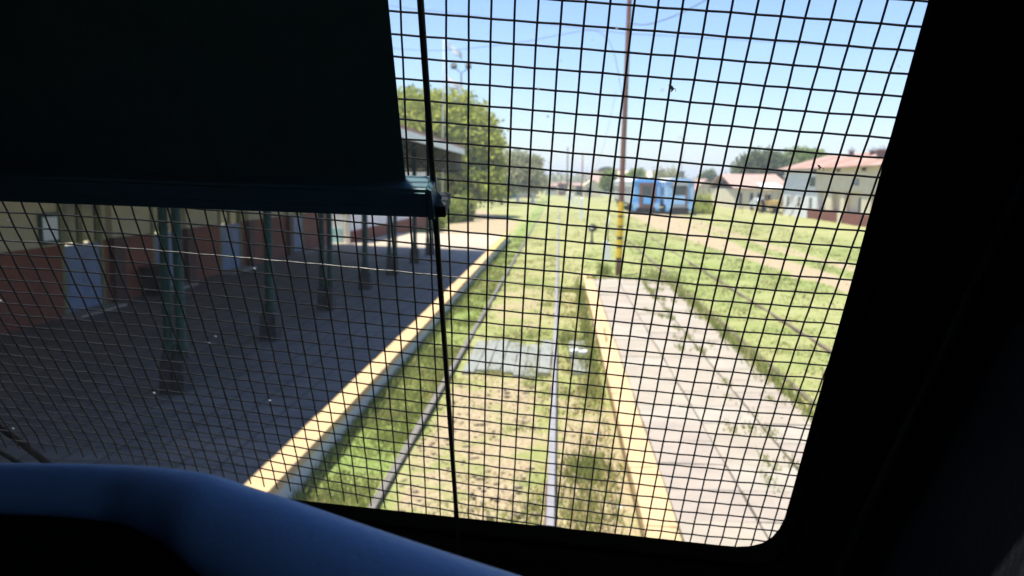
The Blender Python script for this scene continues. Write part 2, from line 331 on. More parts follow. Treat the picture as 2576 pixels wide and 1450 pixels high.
# ------------------------------------------------------------------ ground
def wear_of(x, y):
    n1 = vnoise(x, y, 0.6); n2 = vnoise(x, y, 2.1)
    w_ = np.full_like(x, 0.22) + 0.16 * (n1 - 0.5)
    between = sstep(-1.75, -1.45, x) * (1 - sstep(-0.35, 0.0, x))
    near = 1 - sstep(11.0, 13.5, y); midz = sstep(14.5, 17, y) * (1 - sstep(22, 34, y))
    w_ += between * (0.44 * near + 0.22 * midz) + between * (n2 - 0.5) * 0.4
    rside = sstep(-0.1, 0.1, x) * (1 - sstep(0.75, 0.85, x)); w_ += rside * (0.34 * (1 - sstep(8, 13, y)) + 0.16)
    # vehicle ruts on the right
    c = np.interp(y, [10, 14, 20, 26, 36, 48, 60, 76, 84], [13.0, 11.6, 10.0, 9.0, 8.2, 8.0, 7.9, 8.2, 8.3])
    ww = np.interp(y, [10, 40, 76], [1.0, 1.15, 2.6])
    for d0, wid, amt in ((0, 1.0, 0.6), (2.4, 0.6, 0.42)):
        w_ += amt * (1 - sstep(ww * wid * 0.5, ww * wid * 1.0, np.abs(x - c - d0 + 0.5 * (n1 - 0.5)))) * sstep(9, 13, y) * (1 - sstep(79, 84, y))
    # sandy path beyond the left platform
    pc = np.interp(y, [38, 48, 60, 75, 100], [-5.0, -5.2, -5.4, -8.5, -14])
    w_ += 0.75 * (1 - sstep(1.6, 2.6, np.abs(x - pc + 1.0 * (n1 - 0.5)))) * sstep(39, 41, y) * (1 - sstep(88, 100, y))
    w_ += 0.18 * sstep(70, 100, y) * (vnoise(x, y, 0.07) - 0.3)
    w_ = np.where((x < -2.5) & (y < 40), 0.6, w_)
    return w_
xs = np.concatenate([np.linspace(-1500, -40, 12)[:-1], np.linspace(-40, -12, 30)[:-1], np.linspace(-12, 16, 150)[:-1], np.linspace(16, 60, 60)[:-1], np.linspace(60, 1500, 12)])
ys = np.concatenate([np.linspace(-60, 2, 10)[:-1], np.linspace(2, 30, 150)[:-1], np.linspace(30, 110, 150)[:-1], np.linspace(110, 400, 40)[:-1], np.linspace(400, 2600, 14)])
X, Y = np.meshgrid(xs, ys); nx, ny = len(xs), len(ys)
Z = 0.05 * (vnoise(X, Y, 1.3) - 0.5) + 0.03 * (vnoise(X, Y, 3.1) - 0.5)
Z += 0.22 * sstep(60, 120, Y) * (vnoise(X, Y, 0.05) - 0.5)
Z = np.where((X > -1.8) & (X < 0.1) & (Y < 60), Z + 0.02, Z)
V = np.stack([X.ravel(), Y.ravel(), Z.ravel()], 1)
idx = np.arange(nx * ny).reshape(ny, nx)
F = np.stack([idx[:-1, :-1].ravel(), idx[:-1, 1:].ravel(), idx[1:, 1:].ravel(), idx[1:, :-1].ravel()], 1)
me = bpy.data.meshes.new("ground"); me.vertices.add(len(V)); me.vertices.foreach_set("co", V.astype(np.float32).ravel())
me.loops.add(F.size); me.loops.foreach_set("vertex_index", F.astype(np.int32).ravel()); me.polygons.add(len(F))
me.polygons.foreach_set("loop_start", np.arange(0, F.size, 4, dtype=np.int32)); me.update(calc_edges=True)
ca = me.color_attributes.new("wear", 'FLOAT_COLOR', 'POINT'); c = np.zeros((len(V), 4), np.float32); c[:, 3] = 1
WR = wear_of(X, Y)
GRN = sstep(-2.7, -2.5, X) * (1 - sstep(-1.8, -1.6, X)) * 0.75 * (0.6 + 0.4 * vnoise(X, Y, 1.1)) + 0.22 * sstep(0.7, 2.0, X) * sstep(22, 24, Y) * (1 - sstep(34, 50, Y)) + 0.12 * sstep(3, 4, X) * (1 - sstep(36, 60, Y))
c[:, 0] = WR.ravel(); c[:, 1] = (np.clip(GRN, 0, 1) * (1 - sstep(0.4, 0.6, WR))).ravel(); ca.data.foreach_set("color", c.ravel())
me.materials.append(M['ground']); me.polygons.foreach_set("use_smooth", [True] * len(F))
g = bpy.data.objects.new("ground", me); COL.objects.link(g); tag(g, kind='structure')

# ------------------------------------------------------------------ grass blades (near ground) as one mass
def blades(x, y, z, h, wd, tint):
    k = len(x); a = rng.random(k) * 2 * PI; l = (rng.random(k) - 0.5) * 1.1; l2 = (rng.random(k) - 0.5) * 1.1
    dx = np.cos(a) * wd; dy = np.sin(a) * wd
    V = np.empty((k, 3, 3)); V[:, 0] = np.stack([x - dx, y - dy, z], 1); V[:, 1] = np.stack([x + dx, y + dy, z], 1)
    V[:, 2] = np.stack([x + l * h, y + l2 * h, z + h], 1)
    return V.reshape(-1, 3), np.arange(3 * k).reshape(k, 3), tint
def grass_tint(n_, dry):
    t = rng.random(n_); r_ = rng.random((n_, 1))
    g0 = np.array([0.22, 0.27, 0.07]); g1 = np.array([0.35, 0.35, 0.12]); s0 = np.array([0.55, 0.45, 0.22])
    base = np.where((t < dry)[:, None], s0 * (0.7 + 0.5 * r_), g0 * (1 - r_) + g1 * r_)
    return base
def field(n_, x0, x1, y0, y1, hmin, hmax, wmul=1.0, dryb=0.25, keep=None):
    u = rng.random(n_); y = 1 / (1 / y0 + u * (1 / y1 - 1 / y0)); x = x0 + rng.random(n_) * (x1 - x0)
    wr = wear_of(x, y); k = rng.random(n_) < np.clip(1.25 - 1.6 * wr, 0.05, 1) * np.clip(0.35 + 1.4 * vnoise(x, y, 3.0), 0, 1)
    if keep is not None: k &= keep(x, y)
    x, y, wr = x[k], y[k], wr[k]
    h = (hmin + (hmax - hmin) * rng.random(len(x)) ** 2) * (0.55 + 0.9 * vnoise(x, y, 1.7))
    wd = (0.004 + 0.0011 * y) * wmul * (0.6 + 0.8 * rng.random(len(x)))
    dry = np.clip(dryb + 0.9 * (vnoise(x, y, 0.9) - 0.45) + 0.6 * (wr - 0.25), 0.03, 0.95)
    return blades(x, y, np.zeros(len(x)) - 0.01, h, wd, grass_tint(len(x), dry))
parts = [field(52000, -2.54, -1.78, 4.5, 45, 0.02, 0.08, 1, 0.12), field(60000, -1.66, -0.09, 4.5, 45, 0.02, 0.08, 1, 0.42, keep=lambda x, y: (y < 12.4) | (y > 15.5)),
         field(22000, 0.04, 0.70, 4.5, 24, 0.02, 0.09, 1, 0.4), field(55000, 3.25, 16, 10, 60, 0.02, 0.06, 1.1, 0.35), field(30000, -2.5, 16, 23.2, 80, 0.02, 0.06, 1.1, 0.35)]
# taller weeds: along the kerbs, around the crossing, at the pole foot
def weeds(cx, cy, rx, ry, n_, h, dry=0.15):
    x = cx + rng.normal(0, rx, n_); y = cy + rng.normal(0, ry, n_)
    return blades(x, y, np.where((x > 0.8) & (x < 3.1) & (y < 22.7), 0.38, 0.0), h * (0.4 + 0.8 * rng.random(n_)), (0.006 + 0.0008 * y), grass_tint(n_, np.full(n_, dry)))
for a in [(0.5, 13.9, 0.12, 0.8, 600, 0.22, 0.15), (0.25, 15.6, 0.12, 0.5, 350, 0.13, 0.2), (0.55, 11.9, 0.08, 0.4, 250, 0.15, 0.4), (0.35, 8.4, 0.16, 0.3, 700, 0.13, 0.1), (0.3, 7.2, 0.15, 0.3, 500, 0.13, 0.3),
          (-0.4, 13.0, 0.05, 0.5, 250, 0.14, 0.2), (1.55, 27.2, 0.10, 0.12, 120, 0.40, 0.0), (2.7, 25.0, 0.3, 0.3, 500, 0.2, 0.0), (3.3, 25.6, 0.3, 0.3, 400, 0.2, 0.0), (1.1, 23.5, 0.4, 0.3, 300, 0.08, 0.1),
          (-2.5, 10.5, 0.05, 2.5, 1500, 0.16, 0.05), (-2.5, 20, 0.06, 6, 2500, 0.18, 0.05), (3.22, 17, 0.13, 4, 4000, 0.22, 0.15), (3.2, 11, 0.12, 2, 2500, 0.2, 0.1), (3.0, 22.3, 0.4, 0.6, 900, 0.1, 0.1), (0.7, 22.6, 0.3, 0.15, 500, 0.12, 0.1), (1.6, 22.85, 0.7, 0.12, 1500, 0.14, 0.1), (0.62, 18, 0.05, 3, 1200, 0.2, 0.1)]:
    parts.append(weeds(*a))
for k in range(26):
    parts.append(weeds(-1.55 + 1.4 * random.random(), 12.55 + 2.9 * random.random() ** 0.6 if k % 2 else random.choice([12.6, 15.2]), 0.10, 0.10, 60, 0.10, 0.4))
Vs, Fs, Ts, o_ = [], [], [], 0
for v_, f_, t_ in parts: Vs.append(v_); Fs.append(f_ + o_); Ts.append(t_); o_ += len(v_)
gb = fast_mesh("grass", np.concatenate(Vs), np.concatenate(Fs), np.concatenate(Ts), M['blade'])
tag(gb, 'short green and straw coloured grass between and beside the tracks', 'grass', kind='stuff')

# clods and dry leaves in the bare soil between the rails
mb_v, mb_f, mb_t = [], [], []; o_ = 0
oct_ = np.array([(1, 0, 0), (-1, 0, 0), (0, 1, 0), (0, -1, 0), (0, 0, 1), (0, 0, -0.5)], float)
of = np.array([(0, 2, 4), (2, 1, 4), (1, 3, 4), (3, 0, 4), (2, 0, 5), (1, 2, 5), (3, 1, 5), (0, 3, 5)])
n_ = 1500; y = 1 / (1 / 4.5 + rng.random(n_) * (1 / 22 - 1 / 4.5)); x = np.where(rng.random(n_) < 0.8, -1.6 + rng.random(n_) * 1.45, 0.05 + 0.6 * rng.random(n_))
ok = (y < 12.3) | (y > 15.4); x, y = x[ok], y[ok]; n_ = len(x)
s_ = (0.010 + 0.028 * rng.random(n_) ** 3)[:, None, None]; sc3 = np.stack([0.7 + rng.random(n_), 0.7 + rng.random(n_), 0.3 + 0.5 * rng.random(n_)], 1)[:, None, :]
V = oct_[None] * s_ * sc3 + np.stack([x, y, np.full(n_, 0.03)], 1)[:, None, :]
V += rng.normal(0, 0.002, V.shape)
F = (of[None] + (np.arange(n_) * 6)[:, None, None]).reshape(-1, 3)
tt = rng.random((n_, 1)); T = np.array([0.30, 0.24, 0.17]) * (1 - tt) + np.array([0.52, 0.42, 0.32]) * tt
stn = fast_mesh("loose_stones", V.reshape(-1, 3), F, np.repeat(T, 8, 0), M['blade'])
tag(stn, 'small clods and pebbles scattered on the bare soil between the rails', 'stones', kind='stuff')

# ------------------------------------------------------------------ rails
def rail(path, label, group=None, name='rail', head='rail'):
    t = thing(name, label, 'rail', (path[0][0], path[0][1], 0), 0, group)
    for nm, prof, mt in (('railhead', [(-0.034, 0.105), (0.034, 0.105), (0.036, 0.146), (0.028, 0.15), (-0.028, 0.15), (-0.036, 0.146)], M[head]),
                         ('rail_web', [(-0.065, -0.02), (0.065, -0.02), (0.065, 0.0), (0.012, 0.02), (0.012, 0.106), (-0.012, 0.106), (-0.012, 0.02), (-0.065, 0.0)], M['rail_side'])):
        b_ = MB(); k = len(prof); vs = []
        for (px, py, pz) in path: vs += [(px + p[0] - path[0][0], py - path[0][1], p[1] + pz) for p in prof]
        fs = [(i * k + a, i * k + (a + 1) % k, (i + 1) * k + (a + 1) % k, (i + 1) * k + a) for i in range(len(path) - 1) for a in range(k)]
        fs += [tuple(range(k))[::-1], tuple(range((len(path) - 1) * k, len(path) * k))]
        b_.add(vs, fs); b_.build(nm, mt, t)
    return t
def line(x, y0, y1, bend=None):
    out = []
    for k in range(41):
        y = y0 + (y1 - y0) * k / 40; xx = x + (bend(y) if bend else 0)
        out.append((xx, y, -0.10 * max(0, (y - 40) / 60) if y > 40 else 0))
    return out
bd = lambda y: 0.0004 * max(0, y - 30) ** 2
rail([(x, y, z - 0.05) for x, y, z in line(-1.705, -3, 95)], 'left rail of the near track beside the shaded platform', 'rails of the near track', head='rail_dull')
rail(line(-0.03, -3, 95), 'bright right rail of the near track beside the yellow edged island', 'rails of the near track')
rail([(x, y, z - 0.105) for x, y, z in line(3.68, -3, 45)], 'rusty rail just right of the island platform edge', 'rails of the side track', head='rail_rusty')
rail([(x, y, z - 0.105) for x, y, z in line(5.14, -3, 45)], 'rusty rail farthest right, in the open grass', 'rails of the side track', head='rail_rusty')

# crossing planks between the rails: each plank a part
cx = thing('plank_crossing', 'grey weathered timber crossing laid between the two near rails', 'crossing', (-0.86, 13.7, 0))
px = -0.66
for k in range(7):
    wd = 0.17 + 0.03 * random.random(); y0 = -1.0 + 0.3 * (random.random() - 0.5) - (0.04 * k); y1 = 1.35 + 0.5 * (random.random() - 0.5)
    b_ = MB(); z = 0.062 + 0.016 * random.random()
    tw = 0.012 * (random.random() - 0.5)
    vs_b = []; nseg = 6
    for q in range(nseg + 1):
        yy = y0 + (y1 - y0) * q / nseg; j = 0.018 * (random.random() - 0.5); jr = 0.016 * (random.random() - 0.5)
        vs_b += [(px + tw * q / nseg + jr, yy, -0.03), (px + wd + tw * q / nseg + jr, yy, -0.03), (px + wd + tw * q / nseg + jr, yy, z + j), (px + tw * q / nseg + jr, yy, z + j + 0.004)]
    fs = [(q * 4 + a, q * 4 + (a + 1) % 4, q * 4 + 4 + (a + 1) % 4, q * 4 + 4 + a) for q in range(nseg) for a in range(4)] + [(3, 2, 1, 0), tuple(nseg * 4 + a for a in range(4))]
    b_.add(vs_b, fs); b_.build('plank', M['plank'], cx); px += wd + 0.012 + 0.016 * random.random()
# a few stray boards right of the rail, half overgrown
sb = thing('stray_board', 'short grey board lying half overgrown between rail and island', 'board', (0.36, 14.6, 0))
b_ = MB(); b_.box(-0.13, 0.17, -0.75, 0.55, 0.02, 0.10); b_.build('plank', M['plank'], sb); b_ = MB(); b_.box(-0.1, 0.2, -1.9, -0.95, 0.02, 0.085); b_.build('plank', M['plank'], sb)

# ------------------------------------------------------------------ left platform
pl = MB()
prof_x = -2.80
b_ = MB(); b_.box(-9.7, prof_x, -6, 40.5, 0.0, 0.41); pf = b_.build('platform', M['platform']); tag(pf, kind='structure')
def jitter_box(mb, x0, x1, y0, y1, z0, z1, j=0.006, mi=0):
    v = [(x + random.uniform(-j, j), y, z + (random.uniform(-j, j) if z == z1 else 0)) for z in (z0, z1) for y in (y0, y1) for x in (x0, x1)]
    mb.add(v, [(0, 2, 3, 1), (4, 5, 7, 6), (0, 1, 5, 4), (2, 6, 7, 3), (0, 4, 6, 2), (1, 3, 7, 5)], mi)
y = -6.0
while y < 40.2:
    L = 1.48; k = MB(); jitter_box(k, -2.795, -2.50, y, y + L, 0.315, 0.418, 0.008)
    o = k.build('kerb_stone', M['yellow'] if y < 30 else M['yellow_old'], pf, bevel=0.012)
    k = MB(); jitter_box(k, -2.795, -2.555, y, y + L, -0.05, 0.312, 0.003); k.build('kerb_face', M['kerbface'], pf)
    y += L + 0.008
# ------------------------------------------------------------------ island platform on the right
b_ = MB(); b_.box(1.00, 3.02, 0.8, 22.75, 0.0, 0.365); ip = b_.build('island_platform', M['joint']); tag(ip, kind='structure')
yy = 0.82; row = 0
while yy < 22.5:
    L = 0.66 + 0.05 * random.random()
    xx = 1.005
    for k in range(3):
        wd = 0.664
        s_ = MB(); a = 0.003 + 0.005 * random.random() + (0.008 if k == 2 else 0)
        z = 0.408 + random.uniform(-0.006, 0.006)
        dz = [random.uniform(-0.004, 0.004) for _ in range(4)]
        j = lambda: random.uniform(-0.004, 0.004)
        bq = [(xx + a + j(), yy + a + j()), (xx + wd - a + j(), yy + a + j()), (xx + wd - a + j(), yy + L - a + j()), (xx + a + j(), yy + L - a + j())]
        s_.hexa([(p[0], p[1], 0.33) for p in bq], [(p[0], p[1], z + d) for p, d in zip(bq, dz)])
        s_.build('paving_slab', M[random.choice(['concrete', 'concrete', 'concrete2', 'concrete3'])], ip, bevel=0.006)
        xx += wd + 0.006
    yy += L
y = 0.8
while y < 22.3:
    L = 1.33; k = MB(); jitter_box(k, 0.725, 0.998, y, y + L, 0.30, 0.414, 0.008); k.build('kerb_stone', M['yellow'], ip, bevel=0.012)
    k = MB(); jitter_box(k, 0.78, 0.998, y, y + L, -0.05, 0.298, 0.004); k.build('kerb_face', M['yellow_old'] if random.random() < 0.7 else M['kerbface'], ip)
    if random.random() < 0.85:
        k = MB(); jitter_box(k, 3.025, 3.20, y, y + L - 0.03, -0.05, 0.395, 0.012); k.build('kerb_stone', M['kerb_bleached'], ip, bevel=0.02)
    y += L + 0.012
# grass growing in the joints of the island
parts = []
for a in range(110):
    cx_, cy_ = (random.choice([2.34, 3.01, 3.01]) + random.gauss(0, 0.02), random.uniform(4, 22.5))
    if random.random() < 0.35: cx_ = random.uniform(1.9, 3.0)
    nn = random.randint(10, 40); x = cx_ + rng.normal(0, 0.04, nn); y_ = cy_ + rng.normal(0, 0.16, nn)
    parts.append(blades(x, y_, np.full(nn, 0.40), 0.03 + 0.05 * rng.random(nn), 0.004 + 0.0009 * y_, grass_tint(nn, np.full(nn, 0.1))))
Vs, Fs, Ts, o_ = [], [], [], 0
for v_, f_, t_ in parts: Vs.append(v_); Fs.append(f_ + o_); Ts.append(t_); o_ += len(v_)
jg = fast_mesh("joint_grass", np.concatenate(Vs), np.concatenate(Fs), np.concatenate(Ts), M['blade']); tag(jg, 'thin grass sprouting from the joints of the island platform', 'grass', kind='stuff')

# litter
def cup(loc, rz, label):
    b_ = MB(); b_.tube([(-0.07, 0, 0.04), (-0.05, 0, 0.042), (0.06, 0, 0.05), (0.075, 0, 0.05)], [0.030, 0.034, 0.045, 0.047], 10)
    t = quick('plastic_cup', label, 'cup', b_, M['white'], loc, 'white litter beside the rail', smooth=True); t.rotation_euler = (0, 0, rz); return t
cup((0.30, 13.9, 0.12), 0.2, 'white plastic cup lying by the rail, left one of two'); cup((0.46, 13.75, 0.14), -0.4, 'white plastic cup lying by the rail, right one of two')
def scrap(loc, s, label):
    b_ = MB(); vs = [(random.uniform(-1, 1) * s, random.uniform(-1, 1) * s, 0.01 + random.uniform(0, 0.5) * s) for _ in range(6)]
    b_.add(vs + [(0, 0, s * 0.7)], [(0, 1, 6), (1, 2, 6), (2, 3, 6), (3, 4, 6), (4, 5, 6), (5, 0, 6)]); return quick('paper_scrap', label, 'litter', b_, M['white'], loc, 'white litter beside the rail')
scrap((0.52, 9.6, 0.03), 0.07, 'crumpled white paper scrap at the foot of the yellow kerb, farther one'); scrap((0.60, 7.3, 0.05), 0.06, 'crumpled white paper scrap at the foot of the yellow kerb, nearest one')

# ------------------------------------------------------------------ station building (left)
WX = -9.6
st = thing('station_building', 'long cream station wall with red brown dado under the platform canopy', 'station', (WX, 0, 0.41))
WT = 5.4
def wallbox(name, y0, y1, z0, z1, mat, x0=-0.3, x1=0.0, parent=None): 
    b_ = MB(); b_.box(x0, x1, y0, y1, z0, z1); return b_.build(name, mat, parent or st)
doors = [(8.3, 9.9), (14.85, 16.3), (18.35, 19.7), (22.1, 23.7), (28.3, 29.6)]
prev = -2.0
for (a, b2) in doors + [(32.6, 32.6)]:
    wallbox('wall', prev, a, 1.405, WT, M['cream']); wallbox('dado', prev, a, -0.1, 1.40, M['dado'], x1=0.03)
    if b2 > a:
        wallbox('wall', a, b2, 2.9, WT, M['cream'])
        d = thing('door', None, None); d.parent = st; del_keys = [k for k in ('label', 'category') if k in d]
        for k in del_keys: del d[k]
        d.location = (-0.02, a, 0)
        W_ = b2 - a
        f_ = MB(); f_.box(-0.14, 0.06, 0, 0.11, 0, 2.9); f_.box(-0.14, 0.06, W_ - 0.11, W_, 0, 2.9); f_.box(-0.14, 0.06, 0.11, W_ - 0.11, 2.78, 2.9); f_.build('door_frame', M['yframe'], d)
        f_ = MB(); f_.box(-0.10, 0.035, 0.115, W_ / 2 - 0.01, 0.06, 1.36); f_.box(0.035, 0.045, 0.2, W_ / 2 - 0.1, 0.2, 1.2); f_.build('door_panel', M['bluepanel'], d)
        f_ = MB(); f_.box(-0.10, 0.035, W_ / 2 + 0.01, W_ - 0.115, 0.06, 1.36); f_.box(0.035, 0.045, W_ / 2 + 0.1, W_ - 0.2, 0.2, 1.2); f_.build('door_panel', M['bluepanel'], d)
        for s0 in (0.115, W_ / 2 + 0.01):
            f_ = MB(); f_.box(-0.09, 0.0, s0 + 0.06, s0 + W_ / 2 - 0.19, 1.42, 2.6); f_.build('pane', M['glassdark'], d)
            f_ = MB(); f_.box(-0.10, 0.03, s0, s0 + 0.058, 1.365, 2.775); f_.box(-0.10, 0.03, s0 + W_ / 2 - 0.185, s0 + W_ / 2 - 0.128, 1.365, 2.775); f_.box(-0.10, 0.03, s0 + 0.06, s0 + W_ / 2 - 0.187, 2.605, 2.775); f_.build('sash', M['yframe'], d)
        f_ = MB(); f_.box(-0.05, 0.45, -0.1, W_ + 0.1, -0.02, 0.05); f_.build('doorstep', M['concrete2'], d)
    prev = b2
for yy in (16.7, 20.1, 24.2, 27.9):
    f_ = MB(); f_.box(0.032, 0.16, yy - 0.2, yy + 0.2, 0.0, 1.43); f_.build('pilaster_base', M['dado_dark'], st)
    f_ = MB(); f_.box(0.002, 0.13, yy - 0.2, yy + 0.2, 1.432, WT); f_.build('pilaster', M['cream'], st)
f_ = MB(); f_.box(-6, -0.302, 32.0, 32.3, -0.1, WT); f_.build('end_wall', M['cream'], st)
bench = thing('litter_bin', 'dark square litter bin against the red brown station wall', 'bin', (-9.3, 17.9, 0.41))
b_ = MB(); b_.hexa([(-0.17, -0.2, 0), (0.17, -0.2, 0), (0.17, 0.2, 0), (-0.17, 0.2, 0)], [(-0.22, -0.25, 0.62), (0.22, -0.25, 0.62), (0.22, 0.25, 0.62), (-0.22, 0.25, 0.62)]); b_.build('bin_body', M['darkbase'], bench)
b_ = MB(); b_.box(-0.24, 0.24, -0.27, 0.27, 0.625, 0.68); b_.build('bin_lid', M['dado_dark'], bench)
for k, (yy, lb) in enumerate(((14.2, 'small white framed notice on the cream wall left of the nearest door'),)):
    nb = thing('notice_board', lb, 'notice', (WX + 0.02, yy + 0.35, 2.15)); b_ = MB(); b_.box(0.003, 0.03, -0.3, 0.3, -0.3, 0.3); b_.build('board', M['green'], nb); b_ = MB(); b_.box(0.031, 0.035, -0.22, 0.22, -0.22, 0.22); b_.build('sheet', M['white'], nb)

# ------------------------------------------------------------------ canopy
EX, EZ = -3.62, 4.17
cp = thing('platform_canopy', 'dark underside of the rusty platform canopy on paired green columns', 'canopy', (EX, 0, 0.41))
def roofpts(yend_e, yend_w, t0, t1, y0=-4):
    e = EZ - 0.41; wz = e + 1.35; wx = WX - EX
    lo = [(0, y0, e + t0), (0, yend_e, e + t0), (wx, yend_w, wz + t0), (wx, y0, wz + t0)]
    return lo, [(p[0], p[1], p[2] + t1 - t0) for p in lo]
b_ = MB(); l_, h_ = roofpts(30.4, 32.0, 0.10, 0.20); b_.hexa(l_, h_); b_.build('roof_sheet', M['rust'], cp)
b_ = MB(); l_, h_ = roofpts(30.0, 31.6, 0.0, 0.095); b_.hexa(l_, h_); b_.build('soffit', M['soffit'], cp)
b_ = MB(); b_.box(0.005, 0.05, -4, 30.3, EZ - 0.41 - 0.10, EZ - 0.41 + 0.097); b_.build('fascia', M['white'], cp)
y = -4.0
# end gable boards: each one a part
xg = -0.05
while xg > -5.4:
    zt = EZ - 0.41 + 1.35 * (xg / (WX - EX)) - 0.01
    b_ = MB(); yg = 30.05 + 1.6 * xg / (WX - EX); b_.box(xg - 0.235, xg, yg, yg + 0.04, 3.10 + 0.02 * random.random(), zt); b_.build('gable_board', M['board'], cp); xg -= 0.245
b_ = MB(); b_.hexa([(-5.4, 31.34, 3.0), (0, 29.9, 3.0), (0, 30.0, 3.0), (-5.4, 31.44, 3.0)], [(-5.4, 31.34, 3.09), (0, 29.9, 3.09), (0, 30.0, 3.09), (-5.4, 31.44, 3.09)]); b_.build('end_beam', M['soffit'], cp)
for k, yy in enumerate([2.4, 6.1, 9.76, 13.13, 16.32, 19.54, 22.61, 25.97, 28.9]):
    pair = k % 2 == 0; cxx = -4.86 - EX + (0.012 * max(0, yy - 13) if yy > 13 else 0)
    for bx, bw in (((-0.085, 0.078), (0.085, 0.078)) if pair else ((0.0, 0.15),)):
        q = cxx + bx; b_ = MB(); b_.hexa([(q - bw, yy - 0.15, 0), (q + bw, yy - 0.15, 0), (q + bw, yy + 0.15, 0), (q - bw, yy + 0.15, 0)], [(q - bw * 0.9, yy - 0.13, 0.42), (q + bw * 0.9, yy - 0.13, 0.42), (q + bw * 0.9, yy + 0.13, 0.42), (q - bw * 0.9, yy + 0.13, 0.42)])
        b_.hexa([(q - bw * 0.9, yy - 0.13, 0.422), (q + bw * 0.9, yy - 0.13, 0.422), (q + bw * 0.9, yy + 0.13, 0.422), (q - bw * 0.9, yy + 0.13, 0.422)], [(q - 0.05, yy - 0.05, 0.54), (q + 0.05, yy - 0.05, 0.54), (q + 0.05, yy + 0.05, 0.54), (q - 0.05, yy + 0.05, 0.54)])
        b_.build('column_base', M['darkbase'], cp, bevel=0.008)
    for dx in ((-0.085, 0.085) if pair else (0.0,)):
        r = 0.060 if pair else 0.074; top = EZ - 0.41 + 1.35 * (cxx + dx) / (WX - EX) - 0.12
        b_ = MB(); b_.tube([(cxx + dx, yy, 0.44), (cxx + dx, yy, 0.62), (cxx + dx, yy, 0.64), (cxx + dx, yy, top)], [r * 1.25, r * 1.25, r, r * 0.92], 12); b_.build('column', M['green'], cp, smooth=True)
    b_ = MB(); b_.tube([(cxx, yy, 3.0), (cxx + 0.45, yy, 3.45), (cxx + 0.75, yy, 3.72)], 0.03, 6); b_.tube([(cxx, yy, 3.0), (cxx - 0.6, yy, 3.6), (cxx - 1.0, yy, 3.95)], 0.03, 6); b_.build('bracket', M['green'], cp)
    b_ = MB(); wx = WX - EX; e = EZ - 0.41
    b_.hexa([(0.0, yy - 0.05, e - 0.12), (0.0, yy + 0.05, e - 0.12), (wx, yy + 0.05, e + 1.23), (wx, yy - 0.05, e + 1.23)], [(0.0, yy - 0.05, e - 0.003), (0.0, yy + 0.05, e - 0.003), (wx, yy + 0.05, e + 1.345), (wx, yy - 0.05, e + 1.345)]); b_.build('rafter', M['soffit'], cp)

# ------------------------------------------------------------------ white annex beyond the canopy
ax = thing('white_annex', 'white walled annex with low red brown dado, beyond the canopy end', 'building', (-8.85, 33.6, 0.41))
def along(t, off): # wall line from (0,0) to (0.95,15)
    return (0.95 * t + off, 15.0 * t)
b_ = MB(); b_.hexa([(*along(0, -0.3), 0.0), (*along(0, 0), 0.0), (*along(1, 0), 0.0), (*along(1, -0.3), 0.0)], [(*along(0, -0.3), 3.3), (*along(0, 0), 3.3), (*along(1, 0), 3.3), (*along(1, -0.3), 3.3)]); b_.build('wall', M['whitew'], ax)
b_ = MB(); b_.hexa([(*along(0, 0.002), -0.1), (*along(0, 0.04), -0.1), (*along(1, 0.04), -0.1), (*along(1, 0.002), -0.1)], [(*along(0, 0.002), 0.5), (*along(0, 0.04), 0.5), (*along(1, 0.04), 0.62), (*along(1, 0.002), 0.62)]); b_.build('dado', M['dado'], ax)
b_ = MB(); b_.box(-1.6, -0.302, 0.0, 0.25, 0.0, 3.3); b_.build('end_wall', M['white'], ax)
b_ = MB(); b_.box(-1.55, -0.35, -0.03, -0.002, 0.0, 0.62); b_.build('cyan_dado', M['cyan'], ax)
b_ = MB(); b_.tube([(-0.12, -0.10, 0.0), (-0.12, -0.10, 3.3)], 0.045, 8); b_.build('downpipe', M['creamw'], ax)
b_ = MB(); b_.hexa([(-6, -0.3, 4.4), (0.25, -0.3, 3.3), (1.2, 15.3, 3.3), (-6, 15.3, 4.4)], [(-6, -0.3, 4.5), (0.25, -0.3, 3.4), (1.2, 15.3, 3.4), (-6, 15.3, 4.5)]); b_.build('roof', M['rust'], ax)
for t in (0.3, 0.62):
    a_ = along(t, 0.045); b2_ = along(t + 0.07, 0.045)
    b_ = MB(); b_.hexa([(a_[0] - 0.05, a_[1], 1.2), (a_[0], a_[1], 1.2), (b2_[0], b2_[1], 1.2), (b2_[0] - 0.05, b2_[1], 1.2)], [(a_[0] - 0.05, a_[1], 2.3), (a_[0], a_[1], 2.3), (b2_[0], b2_[1], 2.3), (b2_[0] - 0.05, b2_[1], 2.3)]); b_.build('window', M['glassdark'], ax)

